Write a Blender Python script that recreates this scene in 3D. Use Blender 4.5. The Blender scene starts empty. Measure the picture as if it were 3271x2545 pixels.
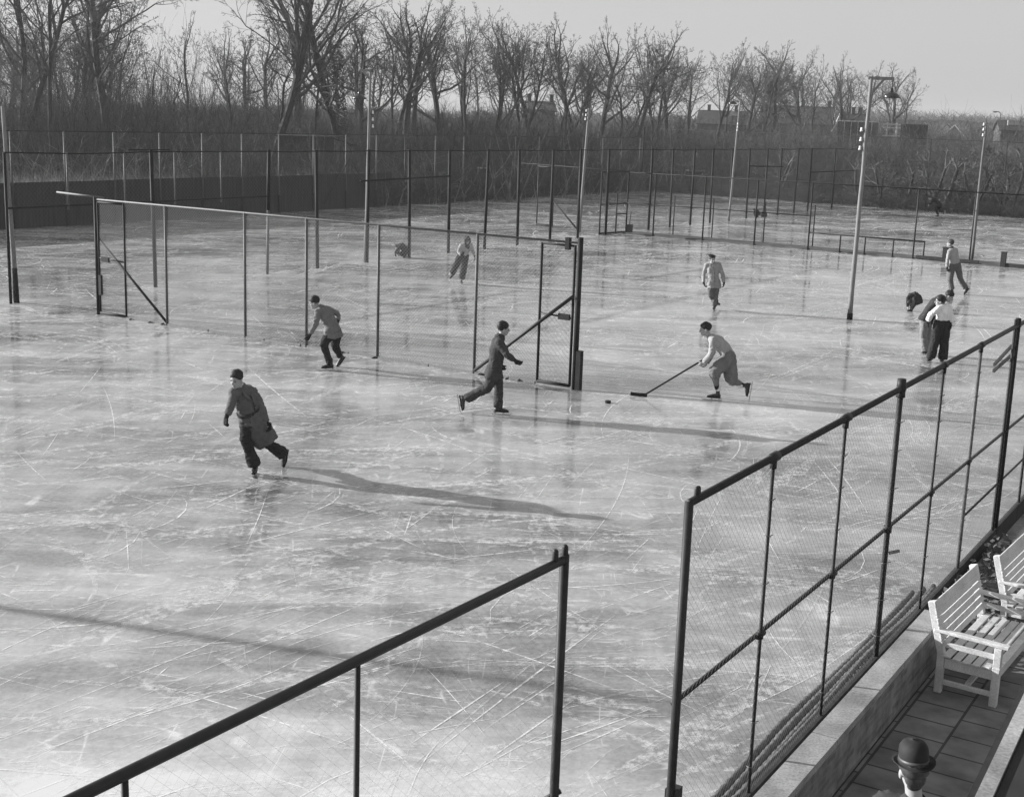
import bpy, bmesh, math, random
from mathutils import Vector, Matrix, noise, Quaternion
V = Vector
R_ = math.radians
sc = bpy.context.scene
COL = sc.collection

# ------------------------------------------------------------------ camera
CW, CH, CF, CT, CR, EYE = 3271.0, 2545.0, 4232.7, 0.20896, 0.034156, 5.7
fw = V((0, math.cos(CT), -math.sin(CT)))
_rt = V((1, 0, 0)); _up = _rt.cross(fw)
rt = math.cos(CR) * _rt + math.sin(CR) * _up
up = -math.sin(CR) * _rt + math.cos(CR) * _up
cam = bpy.data.cameras.new('camera'); camo = bpy.data.objects.new('camera', cam); COL.objects.link(camo)
cam.sensor_fit = 'HORIZONTAL'; cam.sensor_width = 36.0; cam.lens = 36.0 * CF / CW
cam.clip_start = 0.1; cam.clip_end = 5000
camo.matrix_world = Matrix(((rt.x, up.x, -fw.x, 0), (rt.y, up.y, -fw.y, 0), (rt.z, up.z, -fw.z, EYE), (0, 0, 0, 1)))
sc.camera = camo

# ------------------------------------------------------------------ light
SUN_EL, SUN_AZ = R_(16.5), math.atan2(-0.968, 0.25)      # azimuth from +Y towards +X
world = bpy.data.worlds.new('World'); sc.world = world; world.use_nodes = True
nt = world.node_tree; nt.nodes.clear()
sky = nt.nodes.new('ShaderNodeTexSky'); sky.sky_type = 'NISHITA'; sky.sun_disc = False
sky.sun_elevation = SUN_EL; sky.sun_rotation = SUN_AZ; sky.air_density = 1.0; sky.dust_density = 2.5; sky.ozone_density = 1.0
bw = nt.nodes.new('ShaderNodeRGBToBW'); bg = nt.nodes.new('ShaderNodeBackground'); wo = nt.nodes.new('ShaderNodeOutputWorld')
nt.links.new(sky.outputs[0], bw.inputs[0]); pw = nt.nodes.new('ShaderNodeMath'); pw.operation = 'POWER'; pw.inputs[1].default_value = 0.28   # soft winter haze evens the sky out
nt.links.new(bw.outputs[0], pw.inputs[0]); nt.links.new(pw.outputs[0], bg.inputs[0]); nt.links.new(bg.outputs[0], wo.inputs[0])
bg.inputs[1].default_value = 0.203
sl = bpy.data.lights.new('sun', 'SUN'); sl.energy = 4.4; sl.angle = R_(0.5); sl.color = (1, 1, 1)
slo = bpy.data.objects.new('sun', sl); COL.objects.link(slo)
sdir = V((math.sin(SUN_AZ) * math.cos(SUN_EL), math.cos(SUN_AZ) * math.cos(SUN_EL), math.sin(SUN_EL)))
slo.rotation_mode = 'QUATERNION'; slo.rotation_quaternion = sdir.to_track_quat('Z', 'Y'); slo.location = (-60, 20, 40)
sc.view_settings.view_transform = 'Standard'; sc.view_settings.look = 'None'; sc.view_settings.gamma = 1
sc.cycles.transparent_max_bounces = 32
sc.view_settings.exposure = 1.06

# ------------------------------------------------------------------ helpers
def ray(u, v):
    return fw + rt * ((u - CW / 2) / CF) - up * ((v - CH / 2) / CF)
def at(u, v, z=0.0):                      # photo pixel -> point on the level z
    d = ray(u, v); k = (z - EYE) / d.z
    return V((0, 0, EYE)) + d * k
def onplane(u, v, G, d=0.0):              # photo pixel -> point on the upright plane through G, d metres nearer
    g = V((G.x, G.y, 0)); n = -g.normalized()
    r = ray(u, v); p0 = V((G.x, G.y, 0)) + n * d
    k = (p0 - V((0, 0, EYE))).dot(n) / r.dot(n)
    return V((0, 0, EYE)) + r * k
def azim(u):                              # horizontal unit direction of a photo column at the horizon
    v = 340 + 0.034 * (u - 600); d = ray(u, v); d.z = 0
    return d.normalized()
def far(u, dist):
    return azim(u) * dist
def zat(u, v, P):                         # height of photo row v above point P
    return onplane(u, v, P).z

MATS = {}
def mat(name, v, rough=0.85, var=0.25, scale=6.0, stretch=(1, 1, 1), bump=0.0, spec=0.3, metal=0.0, var2=0.0, scale2=60.0):
    m = bpy.data.materials.new(name); m.use_nodes = True; n = m.node_tree; N = n.nodes; Lk = n.links
    b = N['Principled BSDF']; b.inputs['Roughness'].default_value = rough
    b.inputs['Specular IOR Level'].default_value = spec; b.inputs['Metallic'].default_value = metal
    tc = N.new('ShaderNodeTexCoord'); mp = N.new('ShaderNodeMapping'); mp.inputs['Scale'].default_value = stretch
    Lk.new(tc.outputs['Object'], mp.inputs[0])
    nz = N.new('ShaderNodeTexNoise'); nz.inputs['Scale'].default_value = scale; nz.inputs['Detail'].default_value = 6
    Lk.new(mp.outputs[0], nz.inputs['Vector'])
    mr = N.new('ShaderNodeMapRange'); mr.inputs[1].default_value = 0.3; mr.inputs[2].default_value = 0.7
    mr.inputs[3].default_value = v * (1 - var); mr.inputs[4].default_value = v * (1 + var)
    Lk.new(nz.outputs[0], mr.inputs[0]); out = mr.outputs[0]
    if var2:
        n2 = N.new('ShaderNodeTexNoise'); n2.inputs['Scale'].default_value = scale2; n2.inputs['Detail'].default_value = 3
        Lk.new(tc.outputs['Object'], n2.inputs['Vector'])
        m2 = N.new('ShaderNodeMapRange'); m2.inputs[1].default_value = 0.3; m2.inputs[2].default_value = 0.7
        m2.inputs[3].default_value = 1 - var2; m2.inputs[4].default_value = 1 + var2
        Lk.new(n2.outputs[0], m2.inputs[0])
        mu = N.new('ShaderNodeMath'); mu.operation = 'MULTIPLY'
        Lk.new(out, mu.inputs[0]); Lk.new(m2.outputs[0], mu.inputs[1]); out = mu.outputs[0]
    Lk.new(out, b.inputs['Base Color'])
    if bump:
        bp = N.new('ShaderNodeBump'); bp.inputs['Strength'].default_value = bump; bp.inputs['Distance'].default_value = 0.02
        Lk.new(nz.outputs[0], bp.inputs['Height']); Lk.new(bp.outputs[0], b.inputs['Normal'])
    MATS[name] = m
    return m

class MB:
    """collects shapes and links them as ONE mesh object"""
    def __init__(s): s.v = []; s.f = []
    def add(s, vs, fs):
        o = len(s.v); s.v.extend([tuple(x) for x in vs]); s.f.extend([tuple(i + o for i in q) for q in fs])
    def box(s, a, b, w, h, upv=(0, 0, 1), ext=0.0):
        """bar from a to b, w across, h along upv"""
        a = V(a); b = V(b); t = (b - a).normalized(); a = a - t * ext; b = b + t * ext
        sd = t.cross(V(upv))
        if sd.length < 1e-4: sd = t.cross(V((0, 1, 0)))
        sd.normalize(); u = sd.cross(t).normalized()
        c = []
        for p in (a, b):
            for i, j in ((-1, -1), (1, -1), (1, 1), (-1, 1)):
                c.append(p + sd * (w / 2 * i) + u * (h / 2 * j))
        s.add(c, [(0, 1, 2, 3), (7, 6, 5, 4), (0, 4, 5, 1), (1, 5, 6, 2), (2, 6, 7, 3), (3, 7, 4, 0)])
    def tube(s, pts, rad, n=8, side=None, caps='flat'):
        """rad: list of r or (a,b); a along side"""
        pts = [V(p) for p in pts]; R = [(r, r) if not isinstance(r, (tuple, list)) else tuple(r) for r in rad]
        k = len(pts); T = []
        for i in range(k):
            t = pts[min(i + 1, k - 1)] - pts[max(i - 1, 0)]
            T.append(t.normalized() if t.length > 1e-9 else V((0, 0, 1)))
        rings = []
        sides = side if isinstance(side, list) else [side] * k
        prev = None
        for i in range(k):
            sd = sides[i]
            if sd is None:
                sd = prev if prev is not None else (V((1, 0, 0)) if abs(T[i].x) < 0.8 else V((0, 1, 0)))
            sd = V(sd) - T[i] * V(sd).dot(T[i])
            if sd.length < 1e-5: sd = T[i].orthogonal()
            sd.normalize(); prev = sd; u = T[i].cross(sd)
            rings.append((pts[i], R[i], sd, u, T[i]))
        if caps == 'round':
            p, (a, b), sd, u, t = rings[0]; r = min(a, b)
            pre = [(p - t * (r * 0.98), (a * 0.15, b * 0.15), sd, u, t), (p - t * (r * 0.8), (a * 0.6, b * 0.6), sd, u, t), (p - t * (r * 0.45), (a * 0.89, b * 0.89), sd, u, t)]
            p, (a, b), sd, u, t = rings[-1]; r = min(a, b)
            post = [(p + t * (r * 0.45), (a * 0.89, b * 0.89), sd, u, t), (p + t * (r * 0.8), (a * 0.6, b * 0.6), sd, u, t), (p + t * (r * 0.98), (a * 0.15, b * 0.15), sd, u, t)]
            rings = pre + rings + post
        vs = []; fs = []
        for p, (a, b), sd, u, t in rings:
            for j in range(n):
                an = 2 * math.pi * j / n
                vs.append(p + sd * (a * math.cos(an)) + u * (b * math.sin(an)))
        m = len(rings)
        for i in range(m - 1):
            for j in range(n):
                fs.append((i * n + j, i * n + (j + 1) % n, (i + 1) * n + (j + 1) % n, (i + 1) * n + j))
        fs.append(tuple(reversed(range(n)))); fs.append(tuple((m - 1) * n + j for j in range(n)))
        s.add(vs, fs)
    def stick(s, a, b, r0, r1):
        """very cheap three-sided tapering bar without caps"""
        t = b - a; sd = t.orthogonal().normalized(); u = t.normalized().cross(sd)
        o = len(s.v)
        for p, r in ((a, r0), (b, r1)):
            for c_, s_ in ((1, 0), (-0.5, 0.866), (-0.5, -0.866)):
                q = p + sd * (r * c_) + u * (r * s_); s.v.append((q.x, q.y, q.z))
        s.f.extend(((o, o + 1, o + 4, o + 3), (o + 1, o + 2, o + 5, o + 4), (o + 2, o, o + 3, o + 5)))
    def ball(s, c, ax, nu=16, nv=10):
        """ellipsoid: ax = three axis vectors"""
        c = V(c); ax = [V(a) for a in ax]; vs = [c + ax[2]]; fs = []
        for i in range(1, nv):
            th = math.pi * i / nv
            for j in range(nu):
                ph = 2 * math.pi * j / nu
                vs.append(c + ax[0] * (math.sin(th) * math.cos(ph)) + ax[1] * (math.sin(th) * math.sin(ph)) + ax[2] * math.cos(th))
        vs.append(c - ax[2]); e = len(vs) - 1
        for j in range(nu):
            fs.append((0, 1 + j, 1 + (j + 1) % nu)); fs.append((e, e - nu + (j + 1) % nu, e - nu + j))
        for i in range(nv - 2):
            for j in range(nu):
                a = 1 + i * nu
                fs.append((a + j, a + nu + j, a + nu + (j + 1) % nu, a + (j + 1) % nu))
        s.add(vs, fs)
    def build(s, name, m, parent=None, smooth=False, base=None):
        me = bpy.data.meshes.new(name)
        off = V(base) if base is not None else (parent_base(parent) if parent else V((0, 0, 0)))
        me.from_pydata([(x - off.x, y - off.y, z - off.z) for x, y, z in s.v], [], s.f)
        me.materials.append(m); me.update()
        if smooth:
            me.polygons.foreach_set('use_smooth', [True] * len(me.polygons))
        o = bpy.data.objects.new(name, me); COL.objects.link(o)
        if parent: o.parent = parent
        elif base is not None: o.location = base
        return o
BASES = {}
def parent_base(p):
    while p is not None:
        if p.name in BASES: return BASES[p.name]
        p = p.parent
    return V((0, 0, 0))
def tag(o, label=None, cat=None, group=None, kind=None):
    if label: o['label'] = label
    if cat: o['category'] = cat
    if group: o['group'] = group
    if kind: o['kind'] = kind
    return o
def thing(name, loc, label, cat, group=None):
    o = bpy.data.objects.new(name, None); COL.objects.link(o); o.location = loc; o.empty_display_size = 0.2
    BASES[o.name] = V(loc)
    return tag(o, label, cat, group)
def copy_tree(o, parent=None):
    kids = list(o.children); c = o.copy(); COL.objects.link(c)
    if parent: c.parent = parent
    for k in kids: copy_tree(k, c)
    return c
def lerp(a, b, t): return a + (b - a) * t

# ------------------------------------------------------------------ materials
M_dark = mat('tarred_post', 0.012, 0.7, 0.4, 5)
M_pipe = mat('painted_pipe', 0.017, 0.6, 0.4, 14, spec=0.4)
M_pale = mat('galvanised_pipe', 0.105, 0.6, 0.35, 25, spec=0.4)
M_wood = mat('weathered_pole', 0.21, 0.85, 0.3, 6, (8, 8, 0.6))
M_wire = mat('wire', 0.13, 0.6, 0.3, 30, spec=0.4)
M_wired = mat('dark_wire', 0.055, 0.7, 0.3, 30)
M_porc = mat('porcelain', 0.8, 0.3, 0.05, 10, spec=0.5)
M_enam = mat('dark_enamel', 0.022, 0.22, 0.2, 10, spec=0.8)
M_enamw = mat('white_enamel', 0.7, 0.4, 0.1, 10)
M_white = mat('white_paint', 0.60, 0.6, 0.16, 5, (1, 1, 1), var2=0.14, scale2=55)
M_board = mat('dark_boards', 0.035, 0.9, 0.35, 2, (6, 6, 0.4))
M_bark = mat('bark', 0.05, 0.95, 0.35, 3, (3, 3, 0.8))
M_twig = mat('twigs', 0.085, 0.95, 0.3, 2)
M_brush = mat('brushwood', 0.07, 0.95, 0.7, 1.6)
M_brushl = mat('pale_brushwood', 0.13, 0.95, 0.7, 1.6)
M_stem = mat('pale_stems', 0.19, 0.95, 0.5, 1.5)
M_brushd = mat('dark_brushwood', 0.06, 0.95, 0.6, 1.6)
M_ivy = mat('ivy_leaves', 0.035, 0.7, 0.5, 3)
# ------------------------------------------------------------------ the lie of the courts
tdir = (at(2656, 667) - at(497, 917)); tdir.z = 0; tdir.normalize()      # along the tall fence
cdir = V((tdir.y, -tdir.x, 0))                                             # across the courts
Bc = at(2047, 608)                                                        # far corner of the ice
N0 = at(2200, 1603, 3.15); N0.z = 0
nofs = (N0 - Bc).dot(cdir)                                                # offset of the near fence
def grid(c, t): return Bc + cdir * c + tdir * t

def ice_material():
    m = bpy.data.materials.new('ice'); m.use_nodes = True; n = m.node_tree; N = n.nodes; Lk = n.links
    b = N['Principled BSDF']; tc = N.new('ShaderNodeTexCoord')
    def noi(scale, detail, st=(1, 1, 1), rot=0.0, rough=0.55, dist=0.0):
        mp = N.new('ShaderNodeMapping'); mp.inputs['Scale'].default_value = st; mp.inputs['Rotation'].default_value = (0, 0, rot)
        Lk.new(tc.outputs['Object'], mp.inputs[0])
        z = N.new('ShaderNodeTexNoise'); z.inputs['Scale'].default_value = scale; z.inputs['Detail'].default_value = detail
        z.inputs['Roughness'].default_value = rough; z.inputs['Distortion'].default_value = dist
        Lk.new(mp.outputs[0], z.inputs['Vector']); return z.outputs[0]
    def rng(x, a, b_, c, d):
        r = N.new('ShaderNodeMapRange'); r.inputs[1].default_value = a; r.inputs[2].default_value = b_
        r.inputs[3].default_value = c; r.inputs[4].default_value = d; Lk.new(x, r.inputs[0]); return r.outputs[0]
    def op(o, x, y):
        q = N.new('ShaderNodeMath'); q.operation = o
        for i, e in enumerate((x, y)):
            if isinstance(e, (int, float)): q.inputs[i].default_value = e
            else: Lk.new(e, q.inputs[i])
        return q.outputs[0]
    big = rng(noi(0.16, 4, (1, 1.6, 1), 0.2), 0.36, 0.66, 0.0, 1.0)          # cloudy frost
    mid = rng(noi(0.9, 8, (0.35, 1.5, 1), 0.35, 0.65, 0.6), 0.40, 0.68, 0.0, 1.0)   # swept streaks
    mid2 = rng(noi(0.8, 8, (1.6, 0.35, 1), -0.5, 0.65, 0.6), 0.42, 0.70, 0.0, 1.0)
    fine = rng(noi(14, 6, (1, 1, 1), 0, 0.75), 0.35, 0.75, 0.0, 1.0)         # rime grain
    # fine scratches: thin contour lines of stretched, twisted noise
    def lines(scale, st, rot, w):
        x = noi(scale, 1.5, st, rot, 0.4, 0.8); a = op('ABSOLUTE', op('SUBTRACT', x, 0.5), 0)
        return rng(a, 0.0, w, 1.0, 0.0)
    ln = op('MAXIMUM', lines(1.3, (0.25, 1.8, 1), 0.5, 0.012), lines(1.1, (1.5, 0.22, 1), 0.25, 0.012))
    ln = op('MAXIMUM', ln, lines(0.9, (0.3, 1.4, 1), -0.9, 0.010))
    ln = op('MULTIPLY', ln, rng(noi(2.2, 5), 0.5, 0.64, 0.0, 1.0))
    fr = op('ADD', op('MULTIPLY', big, 0.42), op('ADD', op('MULTIPLY', mid, 0.30), op('MULTIPLY', mid2, 0.22)))
    fr = op('ADD', fr, op('MULTIPLY', op('SUBTRACT', fine, 0.5), 0.26))
    gr_ = N.new('ShaderNodeTexGradient'); gr_.gradient_type = 'SPHERICAL'           # ice turns paler towards a spot close to the camera
    gm = N.new('ShaderNodeMapping'); gm.vector_type = 'TEXTURE'; gm.inputs['Location'].default_value = (-1.5, 6.0, 0); gm.inputs['Scale'].default_value = (10, 6.4, 10)
    Lk.new(tc.outputs['Object'], gm.inputs[0]); Lk.new(gm.outputs[0], gr_.inputs[0])
    pale_near = op('MULTIPLY', rng(gr_.outputs['Fac'], 0.0, 0.6, 0.0, 1.0), rng(noi(0.7, 7, (1, 1, 1), 0, 0.7), 0.3, 0.6, 0.35, 1.0))
    fr = op('ADD', fr, op('MULTIPLY', pale_near, 1.0))
    fr = op('MINIMUM', op('ADD', op('MAXIMUM', fr, 0.0), op('MULTIPLY', ln, 0.45)), 1.0)
    col = rng(fr, 0.0, 1.0, ICE_LO, ICE_HI)
    Lk.new(col, b.inputs['Base Color'])
    Lk.new(rng(fr, 0.15, 1.0, 0.045, 0.30), b.inputs['Roughness'])
    b.inputs['IOR'].default_value = 1.31; b.inputs['Specular IOR Level'].default_value = 0.5
    bp = N.new('ShaderNodeBump'); bp.inputs['Strength'].default_value = 0.022; bp.inputs['Distance'].default_value = 0.02
    Lk.new(op('ADD', op('MULTIPLY', fine, 0.5), noi(1.7, 3)), bp.inputs['Height']); Lk.new(bp.outputs[0], b.inputs['Normal'])
    return m
ICE_LO, ICE_HI = 0.11, 0.66
M_ice = ice_material()

g = MB(); g.add([(-900, -60, -0.12), (1400, -60, -0.12), (1400, 1800, -0.12), (-900, 1800, -0.12)], [(0, 1, 2, 3)])
M_earth = mat('winter_grass', 0.13, 0.95, 0.5, 0.25, (1, 1, 1), 0, 0.1, var2=0.4, scale2=4)
tag(g.build('ground', M_earth), kind='structure')
g = MB(); a = grid(0, 0); b_ = grid(nofs, 0); c_ = grid(nofs, -150); d_ = grid(0, -150)
a2 = grid(0, 0); b2 = grid(nofs + 60, 0); e2 = grid(nofs + 60, -85); f2 = grid(nofs, -85)
g.add([a2, b2, e2, f2, c_, d_], [(0, 5, 4, 3, 2, 1)])
tag(g.build('ice', M_ice), kind='structure')

# skate marks: thin frosty cuts, scattered by hand of chance over the rink
def mark_material(name, v, lo, hi, amax=0.85):
    m = bpy.data.materials.new(name); m.use_nodes = True; n = m.node_tree; N = n.nodes; Lk = n.links
    b = N['Principled BSDF']; b.inputs['Base Color'].default_value = (v, v, v, 1); b.inputs['Roughness'].default_value = 0.9
    b.inputs['Specular IOR Level'].default_value = 0.2
    tc = N.new('ShaderNodeTexCoord'); z = N.new('ShaderNodeTexNoise'); z.inputs['Scale'].default_value = 7; z.inputs['Detail'].default_value = 5
    z.inputs['Roughness'].default_value = 0.7
    Lk.new(tc.outputs['Object'], z.inputs['Vector'])
    r = N.new('ShaderNodeMapRange'); r.inputs[1].default_value = lo; r.inputs[2].default_value = hi; r.inputs[3].default_value = 0; r.inputs[4].default_value = amax
    Lk.new(z.outputs[0], r.inputs[0]); Lk.new(r.outputs[0], b.inputs['Alpha'])
    return m
M_mark = mark_material('frost_cut', 0.85, 0.34, 0.60)
M_faint = mark_material('faint_cut', 0.7, 0.36, 0.66, 0.45)
M_mark2 = mark_material('frost_smear', 0.8, 0.44, 0.80)
rs = random.Random(5)
mk = MB(); mk2 = MB(); mk3 = MB()
def strip(mb, p, an, L, k, w, z, ns=None):
    ns = ns or max(3, int(L / 0.35)); st = L / ns; vs = []; x, y = p.x, p.y
    for i in range(ns + 1):
        ww = w * min(1.0, 0.15 + 1.7 * min(i, ns - i) / ns) * 0.5
        nx, ny = -math.sin(an), math.cos(an)
        vs.append((x + nx * ww, y + ny * ww, z)); vs.append((x - nx * ww, y - ny * ww, z))
        x += math.cos(an) * st; y += math.sin(an) * st; an += k * st
    mb.add(vs, [(2 * i, 2 * i + 1, 2 * i + 3, 2 * i + 2) for i in range(ns)])
tang = math.atan2(tdir.y, tdir.x)
for i in range(13500):
    dd = 6.5 + 105 * rs.random() ** 0.85 if i % 4 else rs.uniform(34, 108); p = azim(rs.uniform(-250, 3400)) * dd
    c = (p - Bc).dot(cdir)
    if c < 0.5 or c > nofs - 0.4: continue
    dd = p.length
    an = rs.choice((rs.gauss(0.42, 0.38), rs.gauss(0.42, 0.38), rs.gauss(-0.42, 0.3), rs.gauss(tang, 0.35), rs.uniform(0, 3.14))) + rs.choice((0, math.pi))
    L = rs.choice((0.3, 0.5, 0.8, 1.2, 1.8, 2.6, 4.2)) * rs.uniform(0.6, 1.4)
    k = rs.choice((-1, 1)) * rs.choice((0.01, 0.02, 0.04, 0.08, 0.2, 0.5)) * rs.uniform(0.4, 1.4)
    if abs(k) > 0.25: L = min(L, 2.2)
    w = rs.choice((0.004, 0.006, 0.010, 0.016)) * (1 + dd / 26)
    strip(mk if rs.random() < .38 else mk3, p, an, L, k, w, 0.003 + rs.random() * 0.001)
    if rs.random() < 0.25:                                     # the other blade
        q = p + V((-math.sin(an), math.cos(an), 0)) * rs.uniform(0.12, 0.3)
        strip(mk, q, an + rs.gauss(0, 0.03), L * rs.uniform(0.6, 1), k, w, 0.003 + rs.random() * 0.001)
for i in range(95):                                            # lanes worn by many strokes side by side
    dd = 8 + 85 * rs.random() ** 0.9; p0 = azim(rs.uniform(-250, 3400)) * dd; an0 = rs.choice((rs.gauss(0.42, 0.3), rs.gauss(-0.42, 0.3), rs.gauss(tang, 0.3))); k0 = rs.gauss(0, 0.07); wd = rs.uniform(0.15, 0.8)
    for q in range(rs.randint(8, 26)):
        p = p0 + V((-math.sin(an0), math.cos(an0), 0)) * rs.gauss(0, wd) + V((math.cos(an0), math.sin(an0), 0)) * rs.gauss(0, 1.6); c = (p - Bc).dot(cdir)
        if 0.5 < c < nofs - 0.4: strip(mk if q % 3 == 0 else mk3, p, an0 + rs.gauss(0, 0.07), rs.uniform(1, 5), k0 + rs.gauss(0, .03), rs.choice((0.004, 0.007, 0.011)) * (1 + dd / 26), 0.0032 + rs.random() * 0.0008)
    if rs.random() < .6:
        for q in range(3):
            p = p0 + V((math.cos(an0), math.sin(an0), 0)) * rs.gauss(0, 1.5); c = (p - Bc).dot(cdir)
            if 0.9 < c < nofs - 0.9: strip(mk2, p, an0 + rs.gauss(0, 0.06), rs.uniform(1.5, 5), k0, rs.uniform(.1, .35) * (1 + dd / 80), 0.0015 + rs.random() * 0.0008)
for i in range(4300):                                          # scraped, powdery patches
    dd = 6.5 + 105 * rs.random() ** 0.95 if i % 2 else rs.uniform(32, 110); p = azim(rs.uniform(-250, 3400)) * dd
    c = (p - Bc).dot(cdir)
    if c < 0.5 or c > nofs - 0.6: continue
    an = rs.choice((rs.gauss(0.3, 0.4), rs.gauss(-0.4, 0.35), rs.gauss(tang, 0.4)))
    strip(mk2, p, an, rs.uniform(0.6, 4), rs.gauss(0, 0.15), rs.uniform(0.05, 0.20) * (1 + dd / 70), 0.0015 + rs.random() * 0.0008)
tag(mk.build('skate_marks', M_mark), 'thin white skate cuts crossing the grey ice', 'skate marks', kind='stuff')
tag(mk3.build('faint_skate_marks', M_faint), 'faint grey skate cuts crossing the ice', 'skate marks', kind='stuff')
tag(mk2.build('ice_powder', M_mark2), 'powdery white scrapes left on the ice by skates', 'ice powder', kind='stuff')

# ------------------------------------------------------------------ chain link and posts
def chain(name, A, B, z0, z1, cell, wr, m, parent):
    """diamond wire mesh between two points on the ground, real wires"""
    A = V((A.x, A.y, 0)); B = V((B.x, B.y, 0)); L = (B - A).length; t = (B - A).normalized(); h = z1 - z0
    mb = MB(); st = cell * 1.414
    for s in (1, -1):
        x = -h if s > 0 else 0.0
        while x < L + (0 if s > 0 else h):
            # line: along = x + s*zz
            za, zb = 0.0, h
            if s > 0:
                za = max(0, -x); zb = min(h, L - x)
            else:
                za = max(0, x - L); zb = min(h, x)
            if zb - za > 0.02:
                mb.stick(A + t * (x + s * za) + V((0, 0, z0 + za)), A + t * (x + s * zb) + V((0, 0, z0 + zb)), wr, wr)
            x += st
    return mb.build(name, m, parent)
def post(parent, p, z0, z1, r, m, name='post', top=None, n=8):
    mb = MB(); q = top if top is not None else V((p.x, p.y, z1))
    mb.tube([V((p.x, p.y, z0)), q], [r, r], n); return mb.build(name, m, parent, True)
def bar(parent, a, b, r, m, name='rail', n=8):
    mb = MB(); mb.tube([a, b], [r, r], n); return mb.build(name, m, parent, True)
def up_(p, z): return V((p.x, p.y, z))

# -- the low fence across the court, with a gate at each end
HC = 0.552 * EYE; HT = 0.747 * EYE
cb = [(315, 1004), (397, 1019), (531.5, 1039), (777, 1079), (986, 1107), (1201, 1145), (1508, 1194), (1702, 1228), (1834, 1243)]
cp = [at(*q) for q in cb]
L0, L1 = cp[0], cp[-1]
def onC(p): t = (p - L0).dot((L1 - L0).normalized()); return L0 + (L1 - L0).normalized() * t
cp = [onC(p) for p in cp]
cf = thing('wire_fence', L0, 'long wire mesh fence crossing the middle of the rink with a gate at each end', 'fence')
for i in (2, 3, 4, 5, 6): post(cf, cp[i], 0, HC, 0.035, M_pale)
post(cf, cp[0], 0, HC + 0.08, 0.05, M_dark, 'end_post'); post(cf, cp[8], 0, HC + 0.12, 0.06, M_dark, 'end_post')
bar(cf, up_(cp[0], HC), up_(cp[8], HC), 0.024, M_pale, 'top_rail')
e = (L1 - L0).normalized()
bar(cf, up_(cp[0] - e * 1.55, HC + 0.10), up_(cp[0] + e * 0.35, HC + 0.06), 0.03, M_pale, 'loose_bar')
bar(cf, onplane(311, 757, cp[0]), up_(cp[2], 0.06), 0.035, M_dark, 'brace')
bar(cf, onplane(1831, 947, cp[8]), up_(cp[6], 0.06), 0.04, M_pipe, 'brace')
chain('wire_mesh', cp[1], cp[7], 0.04, HC - 0.02, 0.06, 0.0028, M_wire, cf)
for (p, q, lat) in ((cp[0] + e * 0.09, cp[1], 0.75), (cp[7], cp[8] - e * 0.12, 0.25)):
    fr = MB()
    for x in (p, q): fr.tube([up_(x, 0.05), up_(x, HC - 0.05)], [0.03, 0.03], 8)
    fr.tube([up_(p, 0.06), up_(q, 0.06)], [0.035, 0.035], 8); fr.tube([up_(p, HC - 0.07), up_(q, HC - 0.07)], [0.025, 0.025], 8)
    gt = fr.build('gate', M_dark, cf, True)
    bar(gt, up_(p, HC * 0.5), up_(q, HC * 0.485), 0.02, M_pipe, 'gate_rail')
    chain('gate_mesh', p, q, 0.08, HC - 0.1, 0.085 if lat < 0.5 else 0.06, 0.0032, M_wire, gt)
    k = MB(); m_ = lerp(p, q, 1 - lat) ; k.box(up_(m_, HC * 0.47), up_(m_, HC * 0.51), 0.06, 0.28, e); k.build('latch', M_dark, gt)
sl_ = MB(); sl_.box(up_(cp[8] + e * 0.10, 0.0), up_(cp[8] + e * 0.10, 0.85), 0.13, 0.11, e); sl_.build('post_sleeve', M_dark, cf)
sl_ = MB(); sl_.box(up_(cp[0] + e * 0.12, 0.55), up_(cp[0] + e * 0.12, 1.1), 0.07, 0.1, e); sl_.build('lock_box', M_dark, cf)
k = MB(); k.box(up_(cp[8] - e * 0.3, HC - 0.16), up_(cp[8] - e * 0.3, HC + 0.10), 0.10, 0.10, e); k.build('clamp', M_dark, cf)
bb = MB()
x = 0.0; LL = (cp[7] - cp[1]).length; rr = random.Random(3)
while x < LL:
    l = min(rr.uniform(1.2, 2.4), LL - x)
    bb.box(up_(cp[1] + e * x, 0.02), up_(cp[1] + e * (x + l - 0.05), 0.02 + rr.uniform(-0.01, 0.015)), 0.05, 0.05); x += l
bb.build('base_board', M_wood, cf)
for (u, v) in ((1013, 1145 - 4), (1190, 1142), (1530, 1195), (1545, 1197), (1618, 1212), (1640, 1216), (410, 1022), (470, 1031), (508, 1037)):
    p = onC(at(u, v)) + V((rr.uniform(-.05, .05), -0.08, 0)); c = MB()
    [c.ball(p + V((rr.uniform(-.02, .02), rr.uniform(-.01, .01), 0.015)), [V((rr.uniform(.02, .05), 0, .01)), V((0, .03, 0)), V((.01, 0, rr.uniform(.015, .035)))], 7, 5) for _ in range(3)]
    tag(c.build('ice_clod', M_board, None, True, base=p), 'small dark clod lying at the foot of the middle wire fence', 'clod', 'clods under the middle fence')

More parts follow.
